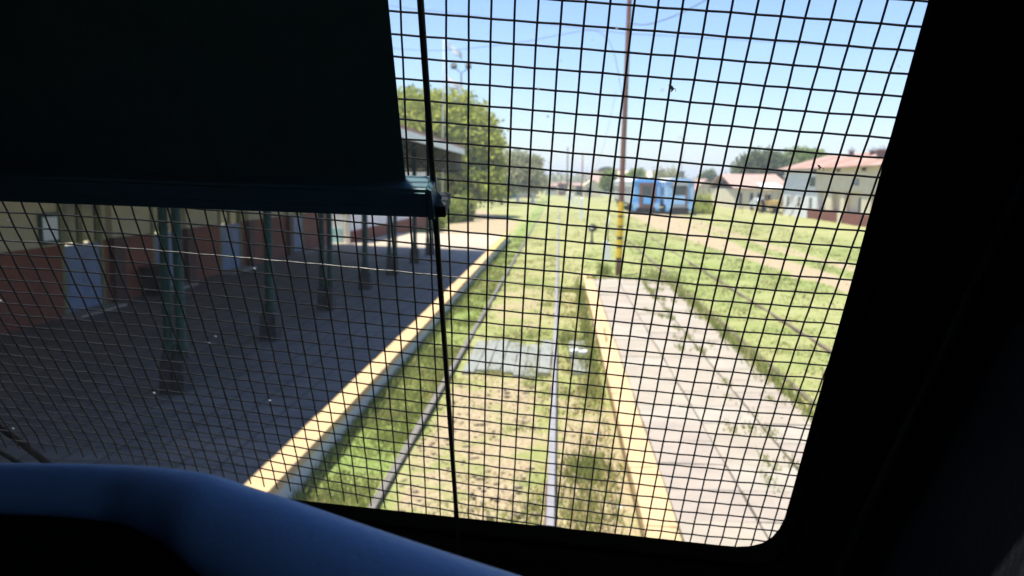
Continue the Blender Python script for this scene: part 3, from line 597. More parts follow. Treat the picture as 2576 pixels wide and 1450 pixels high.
# ------------------------------------------------------------------ trees
LEAFP = {'big': [(0.36, 0.38, 0.06), (0.50, 0.49, 0.10), (0.22, 0.27, 0.05)], 'dark': [(0.13, 0.16, 0.06), (0.20, 0.22, 0.09), (0.08, 0.11, 0.045)],
         'light': [(0.22, 0.28, 0.05), (0.28, 0.32, 0.07), (0.15, 0.21, 0.04)], 'olive': [(0.33, 0.32, 0.16), (0.42, 0.39, 0.21), (0.22, 0.24, 0.12)],
         'bush': [(0.26, 0.30, 0.06), (0.32, 0.31, 0.09), (0.15, 0.22, 0.04)]}
def foliage(lobes, n_, size, pal, parent, name='crown'):
    n_ = int(n_ * 1.35); tot = sum(l[3] * l[4] * l[5] for l in lobes); V_, T_ = [], []
    for (x, y, z, rx, ry, rz) in lobes:
        k = max(30, int(n_ * rx * ry * rz / tot))
        # clumps near the surface, fewer inside
        nc = max(10, k // 12)
        d = rng.normal(size=(nc, 3)); d /= np.linalg.norm(d, axis=1)[:, None]; rad = (0.66 + 0.34 * rng.random(nc))[:, None]
        cc = d * rad * np.array([rx, ry, rz]) * (0.92 + 0.12 * rng.random((nc, 1))) + np.array([x, y, z])
        ci = rng.integers(0, nc, k); c0 = cc[ci] + rng.normal(size=(k, 3)) * size * 1.5
        shade = rng.random(nc)[ci]
        n1 = rng.normal(size=(k, 3)); n1 /= np.linalg.norm(n1, axis=1)[:, None]
        n2 = np.cross(n1, rng.normal(size=(k, 3))); n2 /= np.linalg.norm(n2, axis=1)[:, None]
        s = size * (0.6 + 0.8 * rng.random((k, 1)))
        q = np.stack([c0 - n1 * s, c0 + n2 * s * 0.6, c0 + n1 * s, c0 - n2 * s * 0.6], 1)
        V_.append(q.reshape(-1, 3)); p = np.array(LEAFP[pal]); f = shade[:, None]
        t = np.where(f < 0.5, p[2] * (1 - 2 * f) + p[0] * 2 * f, p[0] * (2 - 2 * f) + p[1] * (2 * f - 1)); T_.append(t * (0.8 + 0.4 * rng.random((k, 1))))
    V_ = np.concatenate(V_); T_ = np.concatenate(T_); F_ = np.arange(len(V_)).reshape(-1, 4)
    return fast_mesh(name, V_, F_, T_, M['leaf'], parent)
def tree(label, loc, lobes, n_, size, pal, trunk_h, tr, group=None, cat='tree', name='tree'):
    t = thing(name, label, cat, loc, 0, group); foliage(lobes, n_, size, pal, t)
    b_ = MB(); b_.tube([(0, 0, -0.2), (0.05 * trunk_h, 0, trunk_h * 0.5), (0, 0.03 * trunk_h, trunk_h)], [tr, tr * 0.8, tr * 0.55], 8)
    for l in lobes[:5]:
        b_.tube([(0, 0, trunk_h * 0.55), ((l[0]) * 0.5, (l[1]) * 0.5, (trunk_h * 0.6 + l[2]) / 2), (l[0] * 0.9, l[1] * 0.9, l[2])], [tr * 0.5, tr * 0.3, tr * 0.12], 6)
    b_.build('trunk', M['bark'], t, smooth=True); return t
# big round willow-like tree behind the canopy
def lob(px, py, Y, w, h, base, dep=None):
    """lobe from a spot seen at (px,py) at distance Y, w and h in metres"""
    p = atY(px, py, Y); return (p.x - base[0], p.y - base[1], p.z - base[2], w, dep or w, h)
B = (-10.4, 68, 0)
tree('huge round bright green tree rising behind the canopy end', B,
     [lob(1122, 366, 68, 5.0, 4.55, B, 4.2), lob(1030, 350, 69, 4.2, 4.2, B), lob(1205, 462, 66, 2.2, 1.7, B), lob(1150, 440, 68, 3.4, 2.4, B), lob(960, 380, 69, 4.5, 4.5, B), lob(1240, 490, 65.5, 1.0, 0.8, B), lob(1225, 400, 67, 1.6, 2.4, B)], 52000, 0.17, 'big', 5.0, 0.45)
B = (-8.2, 110, 0)
tree('loose grey green tree seen right of the huge round tree', B, [lob(1300, 410, 110, 1.8, 1.6, B), lob(1290, 445, 110, 2.4, 1.9, B), lob(1330, 450, 110, 1.9, 1.7, B), lob(1270, 425, 111, 1.9, 2.0, B)], 3600, 0.26, 'olive', 4.2, 0.25)
B = (-4.0, 118, 0)
tree('small flat topped olive tree at the right end of the left tree row', B, [lob(1340, 412, 118, 1.5, 0.9, B), lob(1330, 440, 118, 1.6, 1.5, B), lob(1355, 455, 118, 1.0, 1.2, B), lob(1368, 468, 118, 0.6, 0.7, B)], 2400, 0.26, 'olive', 3.6, 0.2)
B = (31, 112, 0)
tree('dark dome shaped tree above the pinkish roofs', B, [lob(1922, 418, 112, 3.0, 1.9, B), lob(1890, 428, 112, 2.3, 1.5, B), lob(1955, 425, 111, 2.2, 1.6, B), lob(1870, 442, 112, 1.3, 0.9, B)], 7000, 0.26, 'dark', 4.0, 0.4)
B = (36, 116, 0)
tree('yellow green tree behind the near end of the red roofed warehouse', B, [lob(2015, 405, 116, 2.6, 1.4, B), lob(1985, 415, 116, 2.0, 1.0, B), lob(2045, 402, 116, 2.0, 1.1, B), lob(2000, 425, 116, 2.0, 1.4, B)], 4500, 0.26, 'light', 4.0, 0.35)
for (x_, y_, w_, h_, Y_, pal, lb) in [(1535, 455, 1.1, 1.3, 120, 'light', 'small bright tree just left of the reddish pole'), (1600, 440, 1.4, 1.0, 150, 'light', 'pale tree peeping over the near blue coach'), (1678, 441, 2.2, 1.0, 150, 'olive', 'brownish tree showing over the gap between the coaches'),
                                 (1782, 443, 1.3, 0.9, 170, 'dark', 'small round tree right of the coaches on the skyline'), (1262, 470, 1.2, 1.1, 100, 'dark', 'low dark tree at the foot of the huge round tree'), (1860, 470, 1.0, 0.8, 140, 'dark', 'low tree beside the dark roofed house')]:
    p = atY(x_, y_, Y_); B = (p.x, Y_, 0)
    tree(lb, B, [(0, 0, p.z, w_, w_, h_), (w_ * 0.6, 0, p.z - h_ * 0.4, w_ * 0.7, w_, h_ * 0.8), (-w_ * 0.6, 0, p.z - h_ * 0.3, w_ * 0.7, w_, h_ * 0.8)], 1100, 0.22, pal, max(p.z - h_ * 0.5, 1.5), 0.14, 'small trees on the skyline')
# bushes
for (x_, yb, Y_, w_, h_, pal, lb) in [(1128, 545, 58, 0.95, 0.9, 'bush', 'yellow green bush beside the flagpole foot'), (1150, 520, 60, 0.9, 1.0, 'bush', 'tall straggly bush under the huge round tree'), (1172, 535, 61, 0.5, 1.1, 'bush', 'narrow dry bush at the path edge'),
                                   (1040, 565, 50, 1.2, 0.5, 'big', 'low green shrub at the foot of the white annex wall'), (1075, 560, 51, 1.0, 0.6, 'bush', 'low shrub at the far corner of the white annex'),
                                   (1768, 510, 82, 1.0, 1.1, 'big', 'round green shrub just right of the blue coaches'), (1765, 535, 80, 0.9, 0.4, 'big', 'low weeds beside the right coach wheels')]:
    p = atY(x_, yb, Y_); t = thing('bush', lb, 'bush', (p.x, Y_, 0)); foliage([(0, 0, h_ * 0.8, w_, w_, h_), (w_ * 0.5, 0.2, h_ * 0.5, w_ * 0.6, w_ * 0.6, h_ * 0.6)], 1400, 0.11, pal, t, 'foliage')

# distant wood as one mass along the horizon
lobes = []
for k in range(150):
    a = random.uniform(-0.75, 0.75); R_ = random.uniform(330, 420); lobes.append((R_ * math.sin(a), R_ * math.cos(a), random.uniform(0.6, 3.2), random.uniform(5, 12), 4, random.uniform(1.2, 3.0)))
fw = foliage(lobes, 16000, 1.0, 'olive', None, 'far_wood'); tag(fw, 'low far wood along the horizon behind the station yard', 'wood', kind='stuff')

# ------------------------------------------------------------------ poles, flags, cables
def mast(name, label, cat, x, y, h, r0, r1, mat, group=None, lean=(0, 0)):
    t = thing(name, label, cat, (x, y, 0), 0, group); b_ = MB(); b_.tube([(0, 0, -0.2), (lean[0] * h * 0.5, lean[1] * h * 0.5, h * 0.5), (lean[0] * h, lean[1] * h, h)], [r0, (r0 + r1) / 2, r1], 10); b_.build('pole', mat, t, smooth=True); return t
# wooden pole with yellow and black warning bands
pt = thing('utility_pole', 'tall reddish wooden pole with yellow and black bands at its foot', 'pole', (2.03, 27.0, 0))
def polex(z): return (0.012 * z, 0.0)
def pr(z): return 0.100 - 0.0028 * z
cuts = [(0.0, 0.52, 'polewood'), (0.52, 0.60, 'black'), (0.60, 0.92, 'ybright'), (0.92, 0.99, 'black'), (0.99, 1.20, 'ybright'), (1.20, 1.31, 'black'), (1.31, 1.60, 'ybright'), (1.60, 1.67, 'black'), (1.67, 1.94, 'ybright'), (1.94, 2.01, 'black'), (2.01, 2.46, 'ybright')]
for a, b2, mt in cuts[1:]:
    k = MB(); k.tube([(*polex(a), a), (*polex(b2), b2)], [pr(a) + 0.004, pr(b2) + 0.004], 12); k.build('painted_band', M[mt], pt, smooth=False)
k = MB(); k.tube([(*polex(z), z) for z in (-0.2, 0.5, 2.5, 6, 9, 11.5)], [pr(z) for z in (0, 0.5, 2.5, 6, 9, 11.5)], 12); k.build('pole_shaft', M['polewood'], pt, smooth=True)
k = MB(); k.tube([(0.0, -0.16, 9.6), (0.0, 0.16, 9.6)], 0.03, 6); k.tube([(0.16, 0, 9.3), (-0.05, 0, 9.3)], 0.02, 6); k.build('insulator_bracket', M['darksteel'], pt)
PX = 2.03
def cable(pix, Y0, Y1, label, r=0.009):
    pts = []
    nP = len(pix)
    for k, (a, b2) in enumerate(pix): pts.append(atY(a, b2, Y0 + (Y1 - Y0) * k / (nP - 1)))
    # smooth by catmull-rom
    out = []
    for k in range(nP - 1):
        p0, p1, p2, p3 = pts[max(k - 1, 0)], pts[k], pts[k + 1], pts[min(k + 2, nP - 1)]
        for q in range(6):
            t = q / 6; out.append(0.5 * ((2 * p1) + (p2 - p0) * t + (2 * p0 - 5 * p1 + 4 * p2 - p3) * t * t + (3 * p1 - p0 - 3 * p2 + p3) * t ** 3))
    out.append(pts[-1]); b_ = MB(); o = out[0]; b_.tube([p - o for p in out], r, 5)
    return quick('overhead_cable', label, 'cable', b_, M['cable'], tuple(o), 'slack cables hung from the wooden pole')
cable([(860, 0), (985, 16), (1300, 52), (1575, 85)], 34, 27, 'cable running from the pole top to the far left of the sky')
cable([(1575, 85), (1850, 100), (2100, 116), (2400, 138)], 27, 29, 'thin cable running right from the pole across the sky')
cable([(860, 105), (985, 122), (1120, 127), (1300, 108), (1400, 90), (1480, 77), (1520, 90), (1545, 135), (1562, 225), (1566, 260)], 30, 26.9, 'loose cable arching left and dropping down the pole')
cable([(1576, 55), (1620, 63), (1680, 47), (1740, 20), (1830, -30)], 26.9, 25, 'sagging cable rising to the right from the pole top', 0.014)
cable([(1549, 230), (1530, 320), (1505, 410), (1478, 470)], 27, 60, 'faint stay wire slanting down left of the pole', 0.006)
# flagpole with two flags
FY = 58.0; fx = atY(1113, 500, FY).x
fp = mast('flagpole', 'thin white flagpole rising in front of the round tree', 'flagpole', fx, FY, atY(1118, 95, FY).z, 0.075, 0.035, M['steel'], lean=(0.008, 0))
def flag(cpx, cpy, w_, h_, stripes, label, ph, sk):
    p = atY(cpx, cpy, FY); t = thing('flag', label, 'flag', (p.x, FY, p.z), 0, 'flags flying from the white flagpole')
    for s_, mt in enumerate(stripes):
        b_ = MB(); z1 = h_ / 2 - h_ * s_ / len(stripes); z0 = h_ / 2 - h_ * (s_ + 1) / len(stripes) + 0.004; nn = 14; vs = []
        for q in range(nn + 1):
            u = q / nn; yy = 0.12 * math.sin(u * 7 + ph) * (0.3 + u); dz = -sk * u * w_ + 0.08 * math.sin(u * 9 + ph)
            vs += [(u * w_ * 0.93, yy, z0 + dz), (u * w_ * 0.93, yy, z1 + dz), (u * w_ * 0.93, yy + 0.012, z1 + dz), (u * w_ * 0.93, yy + 0.012, z0 + dz)]
        fs = [(q * 4 + a, q * 4 + (a + 1) % 4, q * 4 + 4 + (a + 1) % 4, q * 4 + 4 + a) for q in range(nn) for a in range(4)] + [(3, 2, 1, 0), tuple(nn * 4 + a for a in range(4))]
        b_.add(vs, fs); b_.build('stripe', M[mt], t, smooth=True)
flag(1124, 112, 1.15, 0.5, ['flagb', 'flagw', 'flagb'], 'upper light blue and white flag on the flagpole', 0.4, 0.75)
flag(1121, 200, 1.2, 0.55, ['flagp', 'flagw', 'flagb'], 'lower pink, white and blue flag on the flagpole', 1.6, 0.6)
# floodlight mast
p = atY(1160, 300, 92); fl = mast('floodlight_mast', 'dark floodlight mast with two lamps above the round tree', 'mast', p.x, 92, 15.0, 0.14, 0.09, M['darksteel'])
b_ = MB(); b_.tube([(-0.75, 0, 15.55), (0, 0, 15.0), (0.75, 0, 15.45)], 0.05, 6); b_.build('crossarm', M['darksteel'], fl)
for dx in (-0.8, 0.8):
    b_ = MB(); b_.tube([(dx - 0.32, 0, 15.75), (dx + 0.32, 0, 15.75)], [0.34, 0.24] if dx < 0 else [0.24, 0.34], 10); b_.tube([(dx, -0.3, 15.9), (dx, 0.25, 15.6)], [0.30, 0.22], 10); b_.build('lamp_head', M['darksteel'], fl)
# far poles
for (a, t0, t1, Y_, r, mt, lb) in [(1426, 370, 500, 140, 0.13, 'darksteel', 'thin grey pole, leftmost of the three far poles'), (1437, 382, 512, 128, 0.12, 'steel', 'thin pale pole, middle of the three far poles'), (1463, 385, 515, 105, 0.12, 'polewood', 'brown wooden pole right of the two thin grey ones'),
                                 (1475, 405, 470, 170, 0.10, 'steel', 'short lamp pole in front of the far arched shed'), (1411, 432, 480, 170, 0.12, 'darksteel', 'short dark pole low on the skyline left of the thin poles')]:
    p0, p1 = atY(a, t1, Y_), atY(a + 1, t0, Y_); mast('far_pole', lb, 'pole', p0.x, Y_, p1.z, r, r * 0.7, M[mt], 'poles standing far along the line')
p1 = atY(1717, 345, 160); am = mast('radio_mast', 'thin lattice mast with a crossbar standing above the coaches', 'mast', p1.x, 160, p1.z, 0.12, 0.06, M['steel'])
b_ = MB(); b_.tube([(-1.0, 0, p1.z - 0.2), (1.0, 0, p1.z - 0.4)], 0.07, 6); b_.tube([(-0.6, 0, p1.z + 0.4), (0.5, 0, p1.z - 0.8)], 0.05, 6); b_.build('crossbar', M['steel'], am)

# white marker posts
def wpost(px, pb, ptop, Y_, w_, label):
    a, b2 = atY(px, pb, Y_), atY(px, ptop, Y_); b_ = MB(); b_.box(-w_, w_, -w_, w_, -0.1, b2.z - 0.06); b_.hexa([(-w_, -w_, b2.z - 0.06), (w_, -w_, b2.z - 0.06), (w_, w_, b2.z - 0.06), (-w_, w_, b2.z - 0.06)], [(-w_ * 0.4, -w_ * 0.4, b2.z), (w_ * 0.4, -w_ * 0.4, b2.z), (w_ * 0.4, w_ * 0.4, b2.z), (-w_ * 0.4, w_ * 0.4, b2.z)])
    return quick('marker_post', label, 'post', b_, M['white'], (a.x, Y_, 0), 'white posts beside the line')
wpost(1426, 503, 483, 128, 0.16, 'shortest white post, farthest along the line'); wpost(1440, 518, 487, 101, 0.15, 'tall white post second from the left'); wpost(1451, 518, 497, 101, 0.11, 'short white post between two taller ones'); wpost(1462, 551, 497, 66.5, 0.12, 'nearest tall white post of the row along the line')
wpost(1521, 655, 604, 32.0, 0.07, 'stubby white post, left one of the close pair by the banded pole'); wpost(1530, 657, 612, 31.6, 0.07, 'stubby white post, right one of the close pair by the banded pole')
# signal rod with white top
p = atY(1529, 610, 33); rd = thing('point_rod', 'thin dark rod with a white tapered top behind the stubby posts', 'signal', (p.x, 33.2, 0)); zt = atY(1531, 540, 33.2).z; zm = atY(1531, 577, 33.2).z
b_ = MB(); b_.tube([(0, 0, 0), (0, 0, zm)], 0.022, 6); b_.build('rod', M['darksteel'], rd); b_ = MB(); b_.tube([(0, 0, zm), (0, 0, zm + 0.25), (0.01, 0, zt)], [0.06, 0.055, 0.02], 8); b_.build('white_top', M['white'], rd, smooth=True)
b_ = MB(); b_.box(-0.05, 0.05, -0.02, 0.02, zt, zt + 0.22); b_.build('tip', M['darksteel'], rd)
# point indicator with dark disc
p = atY(1489, 612, 40.3); zt = atY(1488, 574, 40.3).z; dk = thing('point_indicator', 'low point indicator with a dark disc and white spot', 'signal', (p.x, 40.3, 0))
b_ = MB(); b_.tube([(0, 0, 0), (0, 0, zt - 0.12)], [0.07, 0.035], 8); b_.box(-0.12, 0.12, -0.12, 0.12, 0, 0.10); b_.build('stand', M['darksteel'], dk)
b_ = MB(); b_.tube([(0, -0.02, zt), (0, 0.02, zt)], 0.20, 20); b_.build('disc', M['black'], dk); b_ = MB(); b_.tube([(-0.04, -0.035, zt + 0.03), (-0.04, -0.022, zt + 0.03)], 0.085, 14); b_.build('white_spot', M['white'], dk)
b_ = MB(); b_.tube([(0.13, 0.03, zt), (0.13, 0.06, zt)], 0.14, 16); b_.build('side_disc', M['rustpanel'], dk)
# white horse-like barrier far left: low white bench-like barrier
p = atY(1500, 505, 110); wb = thing('white_barrier', 'low white trestle barrier standing in the far grass', 'barrier', (p.x, 110, 0)); 
b_ = MB(); b_.box(-1.25, 1.25, -0.15, 0.15, 0.95, 1.6); b_.build('beam', M['white'], wb)
for dx in (-1.0, 1.05):
    b_ = MB(); b_.box(dx - 0.2, dx + 0.2, -0.12, 0.12, -0.1, 0.948); b_.build('leg', M['white'], wb)
wb.location.x = atY(1321, 490, 110).x
p = atY(1283, 478, 116); tt_ = thing('market_tent', 'white canvas tent roof over a bright blue bundle, far left', 'tent', (p.x, 116, 0))
zb = atY(1283, 470, 116).z
b_ = MB(); b_.hexa([(-2.2, -1.2, zb), (2.0, -1.2, zb), (2.0, 1.2, zb), (-2.2, 1.2, zb)], [(-0.6, -0.2, zb + 0.7), (0.4, -0.2, zb + 0.7), (0.4, 0.2, zb + 0.7), (-0.6, 0.2, zb + 0.7)]); b_.build('canvas', M['white'], tt_)
for dx in (-2.0, 1.8):
    b_ = MB(); b_.tube([(dx, -1.1, 0), (dx, -1.1, zb)], 0.05, 6); b_.build('leg', M['white'], tt_)
b_ = MB(); b_.box(0.0, 1.1, -1.0, 0.6, 0.5, zb - 0.2); b_.build('bundle', M['deepblue'], tt_)

# ------------------------------------------------------------------ rail coaches
def coach(cx_, y0, w_, L, label, kind):
    t = thing('rail_coach', label, 'rail coach', (cx_, y0, 0), 0, 'old blue rail coaches parked side by side')
    hw = w_ / 2; zf = 0.95; ze = 3.0; zt = 3.45
    body = M['coachblue'] if kind == 0 else M['coachblue2']
    arch = [(hw * math.cos(a), ze + (zt - ze) * math.sin(a)) for a in [PI * k / 12 for k in range(13)]]
    # body with real side walls
    b_ = MB(); b_.prism([(-hw, zf), (hw, zf)] + arch, 0.0, 0.25, mi=0); b_.build('end_wall', body, t)
    b_ = MB(); b_.box(-hw, -hw + 0.12, 0.252, L, zf, ze); b_.box(hw - 0.12, hw, 0.252, L, zf, ze); b_.box(-hw + 0.12, hw - 0.12, L - 0.2, L, zf, ze); b_.build('side_wall', M['coachside'] if kind == 0 else M['coachblue2'], t)
    rf = [(p[0] * 1.02, p[1] + 0.03) for p in arch]; rb = [(p[0] * 0.97, p[1] - 0.03) for p in arch][::-1]
    b_ = MB(); b_.prism(rf + rb, 0.26, L, mi=0); b_.build('roof', M['coachroof'], t, smooth=False)
    b_ = MB(); b_.box(-hw - 0.02, hw + 0.02, -0.06, -0.003, ze - 0.03, ze + 0.03); b_.build('cornice', M['deepblue'], t)
    if kind == 0:
        gw = 0.80; b_ = MB(); b_.box(-gw + 0.1, gw + 0.1, -0.12, -0.004, 0.62, 3.02); g = b_.build('gangway', M['rustpanel'], t)
        b_ = MB(); b_.box(-0.30, 0.42, -0.16, -0.122, 1.75, 2.72); b_.build('door_window', M['glassdark'], g)
        b_ = MB(); b_.box(-0.28, 0.44, -0.17, -0.124, 0.98, 1.72); b_.build('door_panel', M['coachblue'], g)
        b_ = MB(); b_.box(-0.36, -0.305, -0.18, -0.122, 0.98, 2.75); b_.build('door_post', M['under'], g)
    else:
        gw = 0.70; b_ = MB(); b_.box(-gw, gw, -0.12, -0.004, 0.7, 3.1); g = b_.build('gangway', M['steel'], t)
        b_ = MB(); b_.box(-gw + 0.06, gw - 0.06, -0.16, -0.122, 1.85, 2.75); b_.build('door_window', M['glassdark'], g)
        b_ = MB(); b_.box(-gw + 0.14, gw - 0.2, -0.16, -0.122, 1.0, 1.84); b_.build('door_panel', M['coachblue2'], g)
        b_ = MB(); b_.box(gw - 0.19, gw + 0.02, -0.17, -0.123, 0.8, 2.5); b_.build('door_post', M['rustpanel'], g)
        b_ = MB(); b_.box(-0.8, 0.8, -0.2, -0.005, 2.76, 3.12); b_.build('hood', M['steel'], t)
    for s in (-1, 1):
        b_ = MB(); b_.tube([(s * 0.98, -0.55, 0.88), (s * 0.98, -0.48, 0.88)], 0.30, 14); b_.tube([(s * 0.98, -0.48, 0.92), (s * 0.98, 0.0, 0.92)], 0.10, 8); b_.build('buffer', M['coachblue2'], t)
        b_ = MB(); b_.box(s * 1.1 - 0.16, s * 1.1 + 0.16, -0.12, 0.2, 0.35, 0.94); b_.build('step', M['coachblue'], t)
        b_ = MB(); b_.tube([(s * 1.15, -0.03, 1.5), (s * 1.15, -0.03, 2.7)], 0.03, 6); b_.build('handrail', M['white'], t)
    b_ = MB(); b_.box(-hw + 0.1, hw - 0.1, -0.1, L, 0.70, 0.948); b_.build('underframe', M['under'], t)
    for yb in (1.6, L - 3.2):
        bg_ = MB(); bg_.box(-1.1, 1.1, yb - 1.3, yb + 1.6, 0.32, 0.69); bo = bg_.build('bogie', M['under'], t)
        for yw in (yb - 0.9, yb + 1.1):
            for s in (-1, 1):
                b_ = MB(); b_.tube([(s * 0.78, yw, 0.46), (s * 0.92, yw, 0.46)], 0.44, 16); b_.build('wheel', M['rustpanel'], bo)
    k = 0; yy = 1.6
    while yy < L - 1.5:
        for s in (-1, 1):
            b_ = MB(); b_.box(min(s * hw, s * (hw + 0.015)) , max(s * hw, s * (hw + 0.015)), yy, yy + 0.95, 1.85, 2.6); b_.build('window', M['glassdark'], t)
        yy += 1.75
    return t
pA = atY(1589, 530, 78); pA2 = atY(1660, 530, 78); coach((pA.x + pA2.x) / 2, 78, pA2.x - pA.x, 26, 'left blue rail coach with a rusty gangway door', 0)
pA = atY(1673, 530, 77); pA2 = atY(1744, 530, 77); coach((pA.x + pA2.x) / 2, 77, pA2.x - pA.x, 19, 'right pale blue rail coach with a grey hooded door', 1)

# ------------------------------------------------------------------ warehouse on the right
WHX = 22.3
wh = thing('red_roofed_warehouse', 'cream warehouse with a rusty red roof and tall shaded recesses', 'warehouse', (WHX, 30, 0))
def wy(a): return a - 30
ZE = 4.35
# wall face built around recesses (y ranges measured along the facade)
rec = [(69.1, 71.3), (65.5, 67.6), (61.0, 64.6), (56.6, 59.2), (50.5, 54.5), (44, 48)]; ztop = 2.50; zbot = 0.90
edges = sorted(rec); prev = wy(36)
for (a, b2) in edges:
    a, b2 = wy(a), wy(b2)
    b_ = MB(); b_.box(0, 0.5, prev, a, zbot, ztop); b_.build('wall_pier', M['creamw'], wh)
    b_ = MB(); b_.box(0.42, 0.5, a, b2, zbot, ztop); b_.build('recess_back', M['creamw'], wh)
    ww = (b2 - a); wc = a + ww * 0.30
    b_ = MB(); b_.box(0.36, 0.418, wc - 0.42, wc + 0.42, 0.95, 2.08); wn = b_.build('window', M['glassdark'], wh)
    b_ = MB(); b_.box(0.34, 0.358, wc - 0.03, wc + 0.03, 0.95, 2.08); b_.box(0.34, 0.358, wc - 0.42, wc - 0.37, 0.95, 2.08); b_.box(0.34, 0.358, wc + 0.37, wc + 0.42, 0.95, 2.08); b_.build('frame', M['steel'], wn)
    prev = b2
b_ = MB(); b_.box(0, 0.5, prev, wy(81.5), zbot, ztop); b_.build('wall_pier', M['whitew'], wh)
b_ = MB(); b_.box(0, 0.5, wy(36), wy(72.0), ztop + 0.002, ZE + 0.15); b_.build('upper_wall', M['creamw'], wh)
b_ = MB(); b_.box(0, 0.5, wy(72.001), wy(81.5), ztop + 0.002, ZE + 0.15); b_.build('upper_wall', M['whitew'], wh)
b_ = MB(); b_.box(-0.03, 0.5, wy(36), wy(65.0), -0.1, zbot - 0.002); b_.build('dado', M['dado'], wh)
b_ = MB(); b_.box(-0.03, 0.5, wy(65.9), wy(73.8), -0.1, zbot - 0.002); b_.build('dado', M['dado'], wh)
b_ = MB(); b_.box(-0.03, 0.5, wy(65.01), wy(65.89), -0.1, zbot - 0.002); b_.build('dado_gap', M['creamw'], wh)
b_ = MB(); b_.box(-0.02, 0.5, wy(73.81), wy(81.5), -0.1, zbot - 0.002); b_.build('lower_wall', M['whitew'], wh)
for yc in (73.0, 76.5, 80.1):
    b_ = MB(); b_.box(-0.04, -0.003, wy(yc) - 0.33, wy(yc) + 0.33, 0.95, 1.85); b_.build('window', M['glassdark'], wh)
for yc, z0, z1, hw_ in ((72.8, 2.85, 3.66, 0.75), (62.3, 3.0, 3.5, 0.6), (50, 3.0, 3.5, 0.6)):
    b_ = MB(); b_.box(-0.04, -0.003, wy(yc) - hw_, wy(yc) + hw_, z0, z1); b_.build('upper_window', M['glassdark'], wh)
b_ = MB(); b_.box(0.0, 9.0, wy(81.5) + 0.002, wy(81.9), -0.1, ZE); b_.build('end_wall', M['creamw'], wh)
# roof slopes: corrugated sheets as separate strips
RX, RZ = 4.3, 5.75
def zroof(x): return ZE + (RZ - ZE) * (x + 0.5) / (RX + 0.5)
yy = 36.0; kk = 0
while yy < 82:
    L = 1.9
    b_ = MB(); dz = 0.012 * (kk % 2)
    b_.hexa([(-0.5, wy(yy), ZE + dz), (RX, wy(yy), RZ + dz), (RX, wy(yy + L), RZ + dz), (-0.5, wy(yy + L), ZE + dz)], [(-0.5, wy(yy), ZE + 0.07 + dz), (RX, wy(yy), RZ + 0.07 + dz), (RX, wy(yy + L), RZ + 0.07 + dz), (-0.5, wy(yy + L), ZE + 0.07 + dz)])
    b_.build('roof_sheet', [M['rust'], M['pinkroof'], M['rust'], M['rust']][(kk * 7) % 4] if kk != 11 else M['pinkroof'], wh); yy += L + 0.004; kk += 1
b_ = MB(); b_.hexa([(RX + 0.003, wy(36), RZ), (2 * RX + 0.5, wy(36), ZE), (2 * RX + 0.5, wy(82.2), ZE), (RX + 0.003, wy(82.2), RZ)], [(RX + 0.003, wy(36), RZ + 0.07), (2 * RX + 0.5, wy(36), ZE + 0.07), (2 * RX + 0.5, wy(82.2), ZE + 0.07), (RX + 0.003, wy(82.2), RZ + 0.07)]); b_.build('rear_roof', M['rust'], wh)
for yb in (60.5, 66, 72):
    b_ = MB(); b_.box(-0.3, -0.003, wy(yb) - 0.04, wy(yb) + 0.04, 4.05, ZE - 0.03); b_.build('eave_bracket', M['dado_dark'], wh)
for (cx_, s_, h_, Y_) in ((2142, 0.17, 0.50, 73), (2196, 0.20, 0.34, 68), (2218, 0.27, 0.66, 62)):
    p = atY(cx_, 385, Y_); lx = p.x - WHX; rz = zroof(min(lx, RX)) if lx < RX else RZ
    b_ = MB(); b_.box(lx - s_, lx + s_, wy(Y_) - s_, wy(Y_) + s_, rz - 0.4, rz + h_); ch = b_.build('chimney', M['rustpanel'], wh)
    b_ = MB(); b_.box(lx - s_ - 0.1, lx + s_ + 0.1, wy(Y_) - s_ - 0.1, wy(Y_) + s_ + 0.1, rz + h_ + 0.003, rz + h_ + 0.12); b_.tube([(lx, wy(Y_), rz + h_ + 0.12), (lx, wy(Y_), rz + h_ + 0.35)], [s_ * 0.9, s_ * 0.55], 10); b_.build('chimney_cap', M['steel'], ch)
# leaning poles against the white end
for yb, dy, lb in ((79.2, 0.5, 'brown pole leaning on the white lower wall, leftmost'), (78.6, 0.6, 'brown pole leaning on the white lower wall, second from the left'), (76.0, 0.55, 'brown pole leaning on the white lower wall, rightmost')):
    b_ = MB(); b_.tube([(0, 0, 0), (0.85, -dy * 1.6, 2.0)], 0.045, 6); quick('leaning_pole', lb, 'pole', b_, M['polewood'], (WHX - 0.95, yb, 0), 'poles leaning on the warehouse')

